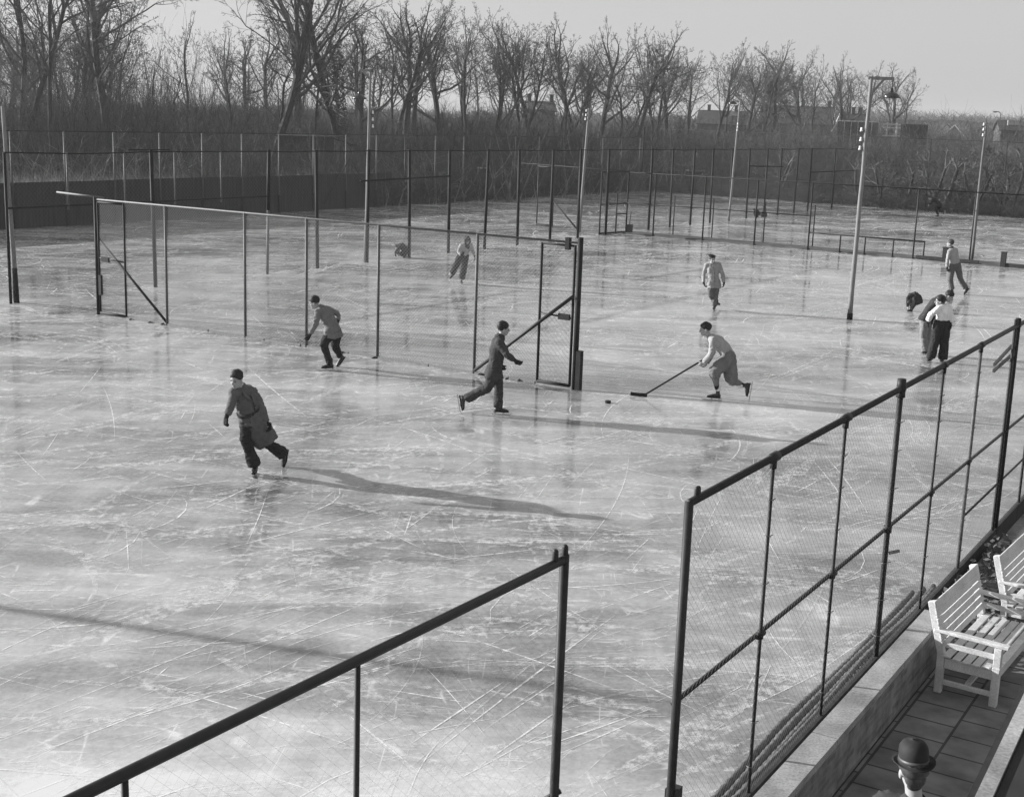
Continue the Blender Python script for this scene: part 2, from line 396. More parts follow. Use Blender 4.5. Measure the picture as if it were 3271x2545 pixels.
# -- the tall fence with black posts
tb = [(497, 917), (854, 875), (1014, 857), (1172, 839), (1307, 823), (1432, 810), (1547, 799), (1652, 789), (1756, 771), (1845, 765), (1934, 755), (2071, 742), (2139, 735), (2204, 728), (2267, 713), (2327, 706), (2383, 699), (2439, 690), (2483, 685), (2535, 681), (2579, 677), (2656, 667), (2742, 659)]
T0, T1 = at(497, 917), at(2656, 667)
tt = (T1 - T0).normalized()
def onT(u):                       # the fence plane under photo column u (at its base)
    n_ = V((tt.y, -tt.x, 0)); lo, hi = -60.0, 160.0
    for _ in range(60):
        mi = (lo + hi) / 2; P = T0 + tt * mi; d = P - V((0, 0, EYE)); uu = CW / 2 + CF * d.dot(rt) / d.dot(fw)
        if uu < u: lo = mi
        else: hi = mi
    return T0 + tt * lo
tf = thing('tall_fence', T0, 'tall netting fence on a row of black posts running away through the rink', 'fence')
tp = [onT(u) for u, v in tb]; rr = random.Random(8)
for i, p in enumerate(tp):
    tp_ = up_(p, HT + 0.05) + tt * rr.uniform(-0.12, 0.12)
    if i == 1:
        post(tf, p, 0, 0, 0.05, M_pale, 'post', lerp(p, tp_, 0.52)); post(tf, lerp(p, tp_, 0.52), lerp(p, tp_, 0.52).z, 0, 0.065, M_dark, 'post', tp_)
    else: post(tf, p, 0, 0, 0.065 if i < 12 else 0.058, M_dark, 'post', tp_)
Tl = onT(35)
for a, b in zip([Tl] + tp[:-1], tp):
    mid = lerp(a, b, 0.5)
    c = MB(); c.tube([up_(a, HT), up_(mid, HT - rr.uniform(0.0, 0.05)), up_(b, HT)], [0.022] * 3, 6); c.build('top_rail', M_dark, tf, True)
post(tf, Tl, 0, HT, 0.045, M_dark)
chain('netting', Tl, tp[-1], 0.1, HT - 0.03, 0.10, 0.0024, M_wired, tf)
zr = onplane(854, 628, tp[1]).z
bar(tf, up_(Tl, zr), up_(tp[1], zr), 0.03, M_dark, 'mid_rail')
for u in (229, 408, 565, 710):
    p = onT(u); post(tf, up_(p, zr), zr - 0.12, HT, 0.03, M_pale, 'hanging_post')
for u0, v0, u1, v1 in ((1161, 579, 1446, 563), (2395, 531, 2502, 533), (2589, 551, 2743, 544)):
    a = onT(u0 - 12); b = onT(u1 - 12)
    bar(tf, up_(a, onplane(u0, v0, a).z), up_(b, onplane(u1, v1, b).z), 0.035, M_dark, 'cross_bar')
k = MB(); a = onT(497); k.tube([up_(a - tt * 1.0, HT + 0.06), up_(a + tt * 0.7, HT + 0.06)], [0.025, 0.025], 6); k.build('top_plank', M_dark, tf)

# -- back fence on the left with the dark wind screen
HB = 4.36
bf = thing('boundary_fence', at(600, 698), 'high boundary fence with pale posts and a dark wind screen along the wood', 'fence')
B0 = at(0, 735); bt = (Bc - B0).normalized(); LB = (Bc - B0).length
B0 = B0 - bt * 14; LB += 14; B0.z = 0
s = 0.0; i = 0
def uof(P): d = P - V((0, 0, EYE)); return CW / 2 + CF * d.dot(rt) / d.dot(fw)
while s < LB:
    p = B0 + bt * s
    if uof(p) < 1240:
        post(bf, p, 1.0, HB, 0.045, M_pale)
        post(bf, p + cdir * 0.0, 0, 1.0, 0.045, M_dark, 'post_foot')
    else: post(bf, p, 0, HB, 0.04, M_pale if i % 3 else M_pipe)
    s += 2.95 if uof(p) < 1240 else 3.3; i += 1
post(bf, Bc, 0, HB + 0.9, 0.06, M_dark)
bar(bf, up_(B0, HB), up_(Bc, HB), 0.024, M_pipe, 'top_rail')
chain('netting', B0, Bc, 1.0, HB, 0.16, 0.003, M_wired, bf)
Be = onplane(1250, 642, at(1250, 660)); 
s1 = 0.0
while uof(B0 + bt * s1) < 1252: s1 += 0.1
sc_ = MB()
s = 0.0; rr = random.Random(12)
while s < s1:
    l = min(2.95, s1 - s); a = B0 + bt * s - cdir * 0.07; b = B0 + bt * (s + l) - cdir * 0.07
    sc_.box(up_(a, 0.53), up_(b - bt * 0.004, 0.53), 0.03, 1.1 + rr.uniform(-.02, .02))
    sc_.box(up_(a, 1.57), up_(b - bt * 0.012, 1.57), 0.02, 0.98 + rr.uniform(-.04, .04)); s += l
sc_.build('wind_screen', M_board, bf)
s = 0.0
while s < s1:                                   # battens and seams on the face of the screen
    q = B0 + bt * s - cdir * 0.10; k = MB(); k.box(up_(q, 0.0), up_(q, 2.0), 0.07, 0.05, bt); k.build('screen_batten', M_dark, bf); s += 2.95
k = MB(); k.box(up_(B0 - cdir * .10, 1.08), up_(B0 + bt * s1 - cdir * .10, 1.08), 0.04, 0.05); k.build('screen_rail', M_dark, bf)
kb = MB(); kb.box(up_(B0 + bt * s1, 0.05), up_(Bc, 0.05), 0.08, 0.16); kb.build('base_board', M_board, bf)
for (u, d0) in ((1118, 1), (1118, -1)):
    p = B0 + bt * (s1 - 4.4)
    bar(bf, up_(p + cdir * 0.1, 3.0), up_(p + cdir * 0.1 + bt * 2.4 * d0, 0.3), 0.04, M_pipe, 'brace')

# -- far right boundary
Rr = at(3271, 697); Rr = Bc + (Rr - Bc).normalized() * ((Rr - Bc).length + 25); rdir = (Rr - Bc).normalized()
rf = thing('far_fence', Bc + rdir * 2, 'thin high wire fence along the far right edge of the rink', 'fence')
for u in (2130, 2300, 2480, 2660, 2953, 3190, 3330):
    s = 0.0
    while uof(Bc + rdir * s) < u: s += 0.1
    post(rf, Bc + rdir * s, 0, 5.15, 0.028, M_pipe)
bar(rf, up_(Bc + rdir * 1.5, 5.15), up_(Rr, 5.15), 0.016, M_dark, 'top_rail'); bar(rf, up_(Bc + rdir * 1.5, 1.6), up_(Rr, 1.6), 0.016, M_dark, 'rail')
chain('netting', Bc + rdir * 1.5, Rr, 0.1, 5.1, 0.2, 0.003, M_wired, rf)

# -- court fence beyond the tall one, with its gate, kerb and low rail
F0, F1 = at(1999, 748), at(3119, 845)
fd = (F1 - F0).normalized()
def onF(u):
    lo, hi = -20.0, 60.0
    for _ in range(60):
        mi = (lo + hi) / 2
        if uof(F0 + fd * mi) < u: lo = mi
        else: hi = mi
    return F0 + fd * lo
kb = MB(); kn = V((fd.y, -fd.x, 0))
if kn.y > 0: kn = -kn
fa, fb = F0 - fd * 0.2, F1 + fd * 30
kb.add([fa + V((0, 0, 0.07)), fb + V((0, 0, 0.07)), fb - kn * 1.3 + V((0, 0, 0.07)), fa - kn * 1.3 + V((0, 0, 0.07)), fa, fb, fb - kn * 1.3, fa - kn * 1.3],
       [(0, 1, 2, 3), (4, 5, 1, 0), (7, 3, 2, 6), (4, 0, 3, 7)])
tag(kb.build('path', mat('trodden_earth', 0.10, 0.95, 0.35, 1.5)), kind='structure')
ff = thing('court_fence', F0, 'black pipe court fence with a tall narrow gate on the far court', 'fence')
for u in (2085, 2243, 2408, 2580): post(ff, onF(u), 0, HC, 0.038, M_dark)
for u in (2915, 3095): post(ff, onF(u), 0, HC, 0.038, M_pipe)
for u in (2113, 2238, 2404, 2563): post(ff, onF(u) - kn * 1.25, 0, 2.05, 0.03, M_dark, 'stay')
bar(ff, up_(onF(2003), HC), up_(onF(3271), HC), 0.026, M_dark, 'top_rail')
bar(ff, up_(onF(1930), 1.6), up_(onF(2590), 1.6), 0.022, M_dark, 'mid_rail')
chain('netting', onF(2003), onF(2588), 0.1, HC, 0.09, 0.0026, M_wired, ff)
g1, g2, g3, g4 = at(1914, 750), at(1933, 750), at(1966, 746), at(1999, 744)
gt = MB()
for p, z in ((g1, HC), (g4, HC), (g3, 2.05)): gt.tube([up_(p, 0), up_(p, z)], [0.04, 0.04], 8)
gt.tube([up_(g1, HC), up_(g4, HC)], [0.035] * 2, 8); gt.tube([up_(g1, 0.06), up_(g4, 0.06)], [0.05] * 2, 8)
gt.tube([up_(g1, 1.52), up_(g4, 1.52)], [0.03] * 2, 8); gt.tube([up_(g3, 1.0), up_(g4, 1.0)], [0.03] * 2, 8)
gt.build('gate', M_dark, ff, True)
lr = thing('hand_rail', onF(2585), 'low four-legged pipe rail along the path by the far court', 'railing')
for u in (2681, 2760, 2850, 2948): post(lr, onF(u), 0, 0.82, 0.035, M_dark, 'leg')
bar(lr, up_(onF(2583), 0.82), up_(onF(2950), 0.82), 0.035, M_dark, 'rail')
kb = MB(); kb.box(up_(onF(2925), 0.12), up_(onF(3125), 0.12), 0.1, 0.14)
tag(kb.build('edge_board', M_board, None, base=onF(2925)), 'dark edging board on the path beside the sweater skater', 'board')
kb = MB(); kb.box(up_(onF(3205), 0.08), up_(onF(3420), 0.08), 0.1, 0.16)
tag(kb.build('edge_board', M_board, None, base=onF(3205)), 'dark edging board reaching the right edge of the view', 'board')
for (u0, v0, h, lb) in ((3017, 836, 0.62, 'short dark stump post just left of the pale-sweater skater'), (3203, 850, 0.62, 'short dark stump post at the right end of the far path')):
    p = onF(u0); k = MB(); k.box(up_(p, 0.0), up_(p, h), 0.22, 0.2, fd); k.box(up_(p, h), up_(p, h + 0.04), 0.26, 0.24, fd)
    tag(k.build('stump_post', M_board, None, base=p), lb, 'post')

# -- open gate frame left of the pale leaning pole
q1, q2, q3 = at(1714, 718), at(1764, 724), at(1843, 735)
gf = thing('gate_frame', q1, 'pale open gate frame with a slanting brace beyond the black posts', 'gate')
fr = MB()
for p in (q1, q2): fr.tube([up_(p, 0), up_(p, HC)], [0.035] * 2, 8)
fr.tube([up_(q1, HC), up_(q2, HC)], [0.035] * 2, 8); fr.tube([up_(q1, 0.06), up_(q2, 0.06)], [0.04] * 2, 8)
fr.build('frame', M_pipe, gf, True)
bar(gf, onplane(1769, 644, q2), up_(q3, 0.05), 0.045, M_dark, 'brace'); post(gf, q3, 0, HC, 0.04, M_dark)
bar(gf, up_(q1 - (q3 - q1).normalized() * 1.5, HC + 0.1), up_(q3 + (q3 - q1).normalized() * 4, HC + 0.1), 0.018, M_pipe, 'top_rail')

# -- snow shovel leaning at the gate
sp = at(2004, 746)
sh = thing('snow_shovel', sp, 'broad snow shovel leaning by the narrow court gate', 'shovel')
h0 = onplane(2011, 718, sp); h1 = onplane(2016, 676, sp, -0.15)
bar(sh, lerp(h0, h1, -0.2), h1, 0.022, M_dark, 'handle')
k = MB(); a = onplane(2009, 745, sp, 0.1); b = onplane(2011, 717, sp, -0.02); k.box(a, b, 0.36, 0.03, -azim(2000)); k.build('blade', M_pipe, sh)

# ------------------------------------------------------------------ lamp posts
def lamp_shade(parent, c, r):
    prof = [(0.05, 0.62), (0.12, 0.60), (0.16, 0.40), (0.17, 0.28), (0.30, 0.22), (0.62, 0.10), (0.86, -0.10), (1.0, -0.34), (0.97, -0.35), (0.84, -0.14), (0.58, 0.05), (0.2, 0.12)]
    mb = MB(); n = 24; vs = []; fs = []
    for a, z in prof:
        for j in range(n):
            an = 2 * math.pi * j / n; vs.append(c + V((a * r * math.cos(an), a * r * math.sin(an), z * r * 1.15)))
    for i in range(len(prof) - 1):
        for j in range(n): fs.append((i * n + j, i * n + (j + 1) % n, (i + 1) * n + (j + 1) % n, (i + 1) * n + j))
    fs.append(tuple(range(n))); fs.append(tuple(reversed(range(len(prof) * n - n, len(prof) * n))))
    mb.add(vs, fs); o = mb.build('lamp_shade', M_enam, parent, True)
    b = MB(); b.ball(c + V((0, 0, -0.1 * r)), [V((0.2 * r, 0, 0)), V((0, 0.2 * r, 0)), V((0, 0, 0.28 * r))], 12, 8); b.build('bulb', M_porc, o, True)
    return o
def insulator(parent, p, q):
    """porcelain cup at q on a hook from the pole at p"""
    h = MB(); h.tube([p, lerp(p, q, 0.9) + V((0, 0, -0.06)), q + V((0, 0, -0.04))], [0.012] * 3, 6); o = h.build('hook', M_dark, parent)
    mb = MB(); mb.tube([q + V((0, 0, -0.05)), q + V((0, 0, -0.015)), q + V((0, 0, 0.015)), q + V((0, 0, 0.05)), q + V((0, 0, 0.07))], [0.045, 0.040, 0.026, 0.035, 0.022], 12)
    mb.build('insulator', M_porc, parent, True)
def lamp_post(base, top, label, arm=None, brace=None, shade=None, ins=(), rb=0.085, rtp=0.055, sleeve=None, m=None, name='lamp_post'):
    G = at(*base); P1 = onplane(top[0], top[1], G)
    t = thing(name, G, label, 'lamp post' if shade else 'pole', None)
    k = MB(); n_ = 9; rr = random.Random(base[0]); pts = []
    for i in range(n_):
        q = lerp(V((G.x, G.y, 0)), P1, i / (n_ - 1)) + V((rr.uniform(-1, 1), rr.uniform(-1, 1), 0)) * 0.012 * (0 < i < n_ - 1); pts.append(q)
    k.tube(pts, [lerp(rb, rtp, i / (n_ - 1)) for i in range(n_)], 12); k.build('pole', m or M_wood, t, True)
    if sleeve:
        z = onplane(sleeve[0], sleeve[1], G).z; f = z / P1.z; k = MB(); k.tube([V((G.x, G.y, 0)), lerp(V((G.x, G.y, 0)), P1, f)], [rb + 0.012, lerp(rb, rtp, f) + 0.012], 12); k.build('tarred_foot', M_dark, t, True)
    if arm:
        a = onplane(arm[0], arm[1], G); b = onplane(arm[2], arm[3], G, arm[4]); k = MB(); k.box(a, b, 0.07, 0.09); k.build('arm', m or M_wood, t)
        if brace:
            k = MB(); k.box(onplane(brace[0], brace[1], G, 0.05), onplane(brace[2], brace[3], G, arm[4] * 0.5 + 0.05), 0.06, 0.07); k.build('brace', m or M_wood, t)
        if shade:
            c = onplane(shade[0], shade[1], G, arm[4]); o = lamp_shade(t, c, shade[2])
            k = MB(); k.tube([V((c.x, c.y, c.z + 0.4 * shade[2])), V((c.x, c.y, b.z if b.z > c.z else c.z + 0.8))], [0.012] * 2, 6); k.build('hanger', M_dark, t)
    for (u, v) in ins:
        q = onplane(u, v, G, 0.02); f = q.z / P1.z; insulator(t, lerp(V((G.x, G.y, 0)), P1, min(f, 1)), q)
    return t
lamp_post((2714, 1019), (2783, 252), 'wooden lamp post with a dark bell lamp, standing free on the right ice', (2774, 250, 2857, 252, 0.0), (2781, 302, 2826, 252), (2848, 302, 0.26), ((2752, 415), (2750, 446), (2747, 474)), 0.078, 0.052, sleeve=(2716, 1000))
lamp_post((1167, 838), (1183, 226), 'wooden lamp post with hanging bell lamp in front of the ivy trunk', (1184, 226, 1147, 225, 0.6), (1181, 252, 1160, 228), (1147, 308, 0.27), ((1191, 360), (1191, 382), (1191, 404)), 0.075, 0.045)
lamp_post((2327, 707), (2367, 304), 'distant pale lamp post with a small dark lamp among the far black posts', (2368, 306, 2339, 306, 0.3), (2366, 322, 2350, 307), (2340, 327, 0.28), ((2357, 396), (2356, 406), (2355, 416)), 0.075, 0.045)
lamp_post((1850, 742), (1881, 347), 'slanting pale pole without a lamp behind the gate end post', ins=((1873, 354), (1872, 368), (1870, 381)), rb=0.085, rtp=0.055, name='wire_pole')
lamp_post((3103, 837), (3151, 392), 'thin grey pole with insulators at the far right path', ins=((3143, 398), (3142, 414), (3140, 432)), rb=0.075, rtp=0.05, m=mat('grey_pole', 0.14, 0.85, 0.3, 6, (8, 8, 0.6)), name='wire_pole')
lamp_post((53, 967), (8, 340), 'leaning wooden pole with a tarred foot at the left edge', rb=0.075, rtp=0.05, sleeve=(47, 856), name='wire_pole')
# the pole out of frame whose long shadow crosses the foreground
sh0, sh1 = at(0, 2010), at(2140, 2246)
shd = (sh1 - sh0); shd.z = 0; shd.normalize()
pb = sh1 - V((0.968, -0.25, 0)).normalized() * 0
pb = sh1 - V((math.sin(SUN_AZ), math.cos(SUN_AZ), 0)) * -1 * 0
sd_ = -V((sdir.x, sdir.y, 0)).normalized()
pb = sh1 - sd_ * (7.4 / math.tan(SUN_EL))
t = thing('wire_pole', pb, 'tall wooden pole outside the view whose shadow crosses the foreground ice', 'pole')
k = MB(); k.tube([pb, pb + V((0, 0, 7.4))], [0.095, 0.07], 12); k.build('pole', M_wood, t, True)
# ------------------------------------------------------------------ bare trees
def rv(r): return V((r.gauss(0, 1), r.gauss(0, 1), r.gauss(0, 1)))
TREES = {}
def tree_mesh(key, seed, h, r0, clear=0.35, spread=1.0, multi=1, droop=0.0, dens=1.0):
    r = random.Random(seed); trunk = MB(); crown = MB()
    upp = (0.04, 0.075, 0.045, 0.03 - droop, 0.02 - droop); jit = (0.09, 0.22, 0.28, 0.32, 0.34)
    def br(p, d, L, rad, l, first=0.0):
        n = max(2, int(L / ((0.9, 0.75, 0.55, 0.42, 0.38)[l]))); st = L / n
        for i in range(n):
            d = (d + rv(r) * jit[l] * 0.6 + V((0, 0, upp[l]))).normalized(); p2 = p + d * st
            rad2 = rad * (1 - (0.5 if l == 0 else 0.72) / n); rad2 = max(rad2, 0.0125)
            if l < 2:
                (trunk if l == 0 else crown).tube([p, p2], [rad, rad2], 7 if l == 0 else 5)
            else: crown.stick(p, p2, rad, rad2)
            f = (i + 1) / n
            if l < 4 and f >= first and i < n - 0:
                k = (1.5, 1.3, 1.5, 1.9)[l] * dens; k = int(k) + (r.random() < k - int(k))
                for _ in range(k):
                    ax = d.cross(rv(r)).normalized(); an = r.uniform(0.5, 1.2) * (spread if l == 0 else 1)
                    nd = (Quaternion(ax, an) @ d).normalized()
                    rem = 1 - f * (0.55 if l == 0 else 0.6)
                    br(p2, nd, L * (0.80, 0.56, 0.52, 0.60)[l] * rem * r.uniform(0.65, 1.2), rad2 * r.uniform(0.30, 0.62), l + 1, 0.2)
            p, rad = p2, rad2
        if l < 4:
            for _ in range(2):
                ax = d.cross(rv(r)).normalized()
                br(p, (Quaternion(ax, r.uniform(0.2, 0.55)) @ d).normalized(), L * 0.36 * r.uniform(0.7, 1.2), rad * 0.8, l + 1, 0.1)
    for k in range(multi):
        lean = V((r.gauss(0, 0.08 if multi == 1 else 0.22), r.gauss(0, 0.08 if multi == 1 else 0.22), 1)).normalized()
        b = V((r.gauss(0, 0.25), r.gauss(0, 0.25), 0)) if multi > 1 else V((0, 0, 0))
        br(b - V((0, 0, 0.2)), lean, h * 0.62, r0 * (1 if multi == 1 else 0.65), 0, clear)
    base = MB(); base.tube([V((0, 0, -0.2)), V((0, 0, 0.25)), V((0, 0, 0.9))], [r0 * 1.7, r0 * 1.25, r0 * 0.98], 9)
    trunk.add(base.v, base.f)
    top = max(v[2] for v in crown.v); print('TREE', key, round(top, 1), len(crown.f)); TREES[key] = (trunk, crown, top)
for key, a in dict(oak=(1, 17, 0.38, 0.52, 1.1), elm=(2, 17, 0.32, 0.55, 0.85), ash=(3, 18, 0.27, 0.48, 0.8), beech=(4, 16, 0.36, 0.42, 1.0), twin=(5, 16, 0.34, 0.45, 0.85, 2), slim=(7, 15, 0.17, 0.42, 0.8, 1, 0, .85), fan=(9, 16, 0.36, 0.45, 1.1), oakb=(11, 17, 0.36, 0.50, 1.1), elmb=(12, 17, 0.30, 0.52, 0.9), fanb=(15, 16, 0.34, 0.48, 1.0)).items():
    tree_mesh(key, *a)
tree_mesh('orchard', 21, 4.6, 0.13, 0.22, 1.2, 1, 0.03)
tree_mesh('orchard2', 23, 4.8, 0.15, 0.25, 1.25, 2, 0.03)
TP = {}
def orchard_bark(me):
    if 'orchard_bark' not in MATS: mat('orchard_bark', 0.12, 0.95, 0.5, 3)
    me.materials.clear(); me.materials.append(MATS['orchard_bark']); return me
def proto(key):
    if key not in TP:
        tr, cr, h = TREES[key]
        TP[key] = []
        for nm, mb, m in (('trunk', tr, M_bark), ('crown', cr, M_twig)):
            me = bpy.data.meshes.new(nm); me.from_pydata(mb.v, [], mb.f); me.materials.append(m); me.update(); TP[key].append((nm, me))
        TP[key].append(h)
    return TP[key]
def plant(key, P, height, label, rotz=0.0, lean=(0, 0), fat=1.0, name='bare_tree', group='bare trees at the edge of the wood', cat='tree'):
    (n1, m1), (n2, m2), h = proto(key); s = height / h
    t = thing(name, P, label, cat, group); t.rotation_euler = (lean[0], lean[1], rotz); t.scale = (s * fat, s * fat, s)
    for nm, me in ((n1, m1), (n2, m2)):
        o = bpy.data.objects.new(nm, me); COL.objects.link(o); o.parent = t
    return t
def rowdist(u):                           # the row of big trees runs slantwise into the distance
    a = azim(u); P0 = V((-34, 115, 0)); d = V((0.63, 0.777, 0)); n = V((d.y, -d.x, 0))
    return P0.dot(n) / a.dot(n)
def tree_at(u, vtop, key, label, dist=None, height=None, rotz=0, lean=(0, 0), fat=1.0, **kw):
    key = {'oak': ('oak', 'oakb'), 'elm': ('elm', 'elmb'), 'fan': ('fan', 'fanb')}.get(key, (key,))[int(u) % 2 if key in ('oak', 'elm', 'fan') else 0]
    P = far(u, dist or rowdist(u)); h = height or onplane(u, vtop, P).z * 1.05
    return plant(key, P, h, label, rotz, lean, fat, **kw)
rr = random.Random(44)
tl = [
 (25, 0, 'twin', 'bare forked tree half cut off by the left edge of the view', None, 22),
 (165, 0, 'slim', 'slender dark tree leaning beside the forked tree at the left edge', 105, 19),
 (262, 0, 'elm', 'bare tree crowding close behind the slender dark tree on the left', 135, 21),
 (358, 0, 'oak', 'gnarled bare tree with crooked side boughs standing left of the open sky gap', 118, 19),
 (606, 60, 'slim', 'lone thin tree with level branches standing in the open sky gap', 128, None),
 (480, 170, 'slim', 'low thin tree between the gnarled tree and the open sky gap', 140, None),
 (960, 0, 'oak', 'spreading oak with a short thick trunk behind the huge leaning tree', 135, 21.5),
 (1010, 110, 'slim', 'small crowned young tree just left of the ivy-clad trunk', 110, None),
 (895, 130, 'slim', 'thin young tree right beside the huge leaning trunk', 112, None),
 (1160, 40, 'beech', 'dense twiggy tree directly behind the hanging bell lamp', None, None),
 (1245, 0, 'ash', 'slim upright tree just right of the hanging bell lamp', None, None),
 (1247, 55, 'slim', 'thin dark stem rising close beside the lamp post top', 138, None),
 (1290, 25, 'oak', 'tree with a bent S-shaped trunk right of the lamp post', None, None),
 (1337, 10, 'elm', 'tall fan-shaped tree above the crouching skater', None, None),
 (1405, 45, 'beech', 'brushy tree with many fine twigs left of the tall pale crown', None, None),
 (1489, 22, 'ash', 'tall feathery tree over the hooded skater', None, None),
 (1554, 70, 'twin', 'twin-stemmed tree with dark forked limbs near the middle', None, None),
 (1594, 62, 'elm', 'round-headed tree just left of the white-windowed house', None, None),
 (1650, 95, 'twin', 'crossing pair of stems in front of the white-windowed house', None, None),
 (1708, 38, 'ash', 'tallest straight single tree rising beside the white-windowed house', None, None),
 (1785, 150, 'twin', 'low ragged twin stems between the straight tree and the round crowns', None, None),
 (1836, 72, 'elm', 'upright tree left of the broad dense crown', None, None),
 (1874, 175, 'oak', 'short thick-trunked tree in front of the broad dense crown', 160, None),
 (1912, 74, 'beech', 'broad dense dome-shaped crown above the slanting pale pole', None, None),
 (1962, 190, 'twin', 'spray of slanting stems beside the slanting pale pole', 165, None),
 (2022, 84, 'elm', 'tree with a narrow forked crown right of the dense dome', None, None),
 (2088, 125, 'twin', 'slim tree in the gap right of the narrow forked crown', None, None),
 (2135, 122, 'oak', 'wide tree with leaning twin boughs above the beret skater', None, None),
 (2195, 165, 'slim', 'small tree tucked below the wide tree with leaning boughs', None, None),
 (2280, 148, 'ash', 'upright tree left of the distant small lamp', None, None),
 (2322, 155, 'slim', 'narrow tree directly behind the distant small lamp', None, None),
 (2378, 185, 'beech', 'twiggy half-height tree right of the distant small lamp', None, None),
 (2427, 150, 'twin', 'ivy-dark tree at the left end of the long roof', None, None),
 (2467, 146, 'fan', 'round-crowned tree in front of the long roof', None, None),
 (2566, 162, 'fan', 'wide vase-shaped tree before the right half of the long roof', None, None),
 (2600, 190, 'slim', 'thin tree close beside the gable of the long roof', None, None),
 (2663, 230, 'slim', 'small tree between the gable and the last great tree', None, None),
 (2690, 176, 'fan', 'last great tree of the row, with a long low bough beside the big lamp post', None, None),
 (2861, 218, 'fan', 'lone low forked tree right of the big lamp post', None, None),
 (735, 190, 'slim', 'small bare sapling in the thicket left of the huge leaning tree', 118, None),
 (560, 225, 'slim', 'short bushy sapling below the lone thin tree', 125, None),
]
for u, v, key, lb, dist, hh in tl:
    tree_at(u, v, key, lb, dist, hh, rr.uniform(0, 6.28), (rr.gauss(0, 0.03), rr.gauss(0, 0.03)), rr.uniform(0.85, 1.1) if hh is None or hh > 18 else 1.0)
# the ranks behind them
r8 = random.Random(77)
for i in range(46):
    u = -60 + i * 66 + r8.uniform(-25, 25)
    if (1150 < u < 2400 and i % 5 < 3) or (430 < u < 720): continue
    dist = rowdist(u) * r8.uniform(1.12, 1.38); P = far(u, dist)
    vt = 20 + max(0, u - 700) * 0.075 + r8.uniform(0, 55); hh = min(22, max(11, onplane(u, vt, P).z))
    plant(r8.choice(('slim', 'ash', 'elm', 'twin', 'beech', 'elmb')), P, hh, 'bare tree standing in the ranks behind the front row of the wood', r8.uniform(0, 6.28), (0, 0), .95, group='trees in the back ranks of the wood')
# the huge leaning tree and the ivy-clad tree
P = far(850, 104); tree_mesh('huge', 38, 24, 0.35, 0.40, 0.9, 1, 0, 0.75)
t = plant('huge', P, 24, 'huge leaning tree with a thick bare trunk and boughs reaching out to the left', 2.6, (0.0, -0.17), 1.0)
P = far(1107, 112); tree_mesh('ivied', 37, 23, 0.34, 0.40, 0.9, 1, 0, 0.8)
t = plant('ivied', P, 23, 'tall tree with an ivy-clad trunk behind the left lamp', 0.4, (0.0, -0.09), 1.0)
iv = MB(); r2 = random.Random(6)
for i in range(2600):
    z = r2.random() ** 1.3 * 11; an = r2.uniform(0, 6.28); rad = 0.5 + 0.25 * noise.noise(V((math.cos(an), math.sin(an), z * 0.5))) + r2.uniform(-.1, .12) - z * 0.012
    c = V((rad * math.cos(an), rad * math.sin(an), z)); a_ = rv(r2).normalized() * 0.09; b_ = a_.orthogonal().normalized() * 0.07
    iv.add([c - a_, c + b_, c + a_, c - b_], [(0, 1, 2, 3)])
me = bpy.data.meshes.new('ivy'); me.from_pydata(iv.v, [], iv.f); me.materials.append(M_ivy); o = bpy.data.objects.new('ivy', me); COL.objects.link(o); o.parent = t

# ------------------------------------------------------------------ thickets of saplings and brush (nobody could count them)
def thicket_mesh(seed, W, D, h0, h1, n, m, twigs=3, lean=0.12):
    r = random.Random(seed); mb = MB()
    for i in range(n):
        p = V((r.uniform(-W / 2, W / 2), r.uniform(-D / 2, D / 2), -0.1)); h = r.uniform(h0, h1) * (0.55 + 0.45 * r.random())
        d = (V((0, 0, 1)) + rv(r) * lean).normalized(); rad = r.choice((.012, .016, .022, .034, .05)) * r.uniform(.8, 1.2); k = 4
        for j in range(k):
            d = (d + rv(r) * 0.16 + V((0, 0, 0.04))).normalized(); q = p + d * (h / k); mb.stick(p, q, rad, rad * 0.72)
            for _ in range(twigs if j else 1):
                e = (d + rv(r) * 0.6).normalized(); L = h * r.uniform(0.12, 0.3); m1 = p.lerp(q, r.random()); m2 = m1 + e * L * 0.5
                mb.stick(m1, m2, rad * 0.55, rad * 0.4); mb.stick(m2, m2 + (e + rv(r) * 0.25).normalized() * L * 0.5, rad * 0.4, 0.005)
            p = q; rad *= 0.72
    me = bpy.data.meshes.new('thicket'); me.from_pydata(mb.v, [], mb.f); me.materials.append(m); me.update(); return me
TH = [thicket_mesh(50 + i, 13, 6, 3.0, 6.8, 330, (M_brush, M_brush, M_brushl)[i % 3], 5, 0.26) for i in range(6)]
TD = [thicket_mesh(60 + i, 9, 3.5, 1.8, 4.6, 330, M_brushd, 5, 0.42) for i in range(3)]
def thicket(P, hs, rz, ms, label):
    o = bpy.data.objects.new('thicket', rr.choice(ms)); COL.objects.link(o); o.location = P; o.rotation_euler = (0, 0, rz); o.scale = (1.15, 1.15, hs)
    return tag(o, label, 'thicket', kind='stuff')
rowd = V((0.63, 0.777, 0)); rown = V((-0.777, 0.63, 0)); ra = math.atan2(rowd.y, rowd.x)
for off in (-13, -4, 6, 18):
    s = -75.0
    while s < 330:
        P = V((-34, 115, 0)) + rowd * s + rown * (off + rr.uniform(-2, 2))
        u = uof(P)
        if -300 < u < 3500 and not (off < -10 and u < 900):
            left = max(0, (1100 - u) / 1100)
            thicket(P, rr.choice((.7, .85, .95, 1.05, 1.2, 1.4)) * rr.uniform(.9, 1.1) * (1 + 0.95 * left) * (1 if off > 0 else 0.93), ra + rr.choice((0, math.pi)) + rr.gauss(0, 0.1), TH, 'dense grey-brown thicket of bare saplings under the trees')
        s += 10.5
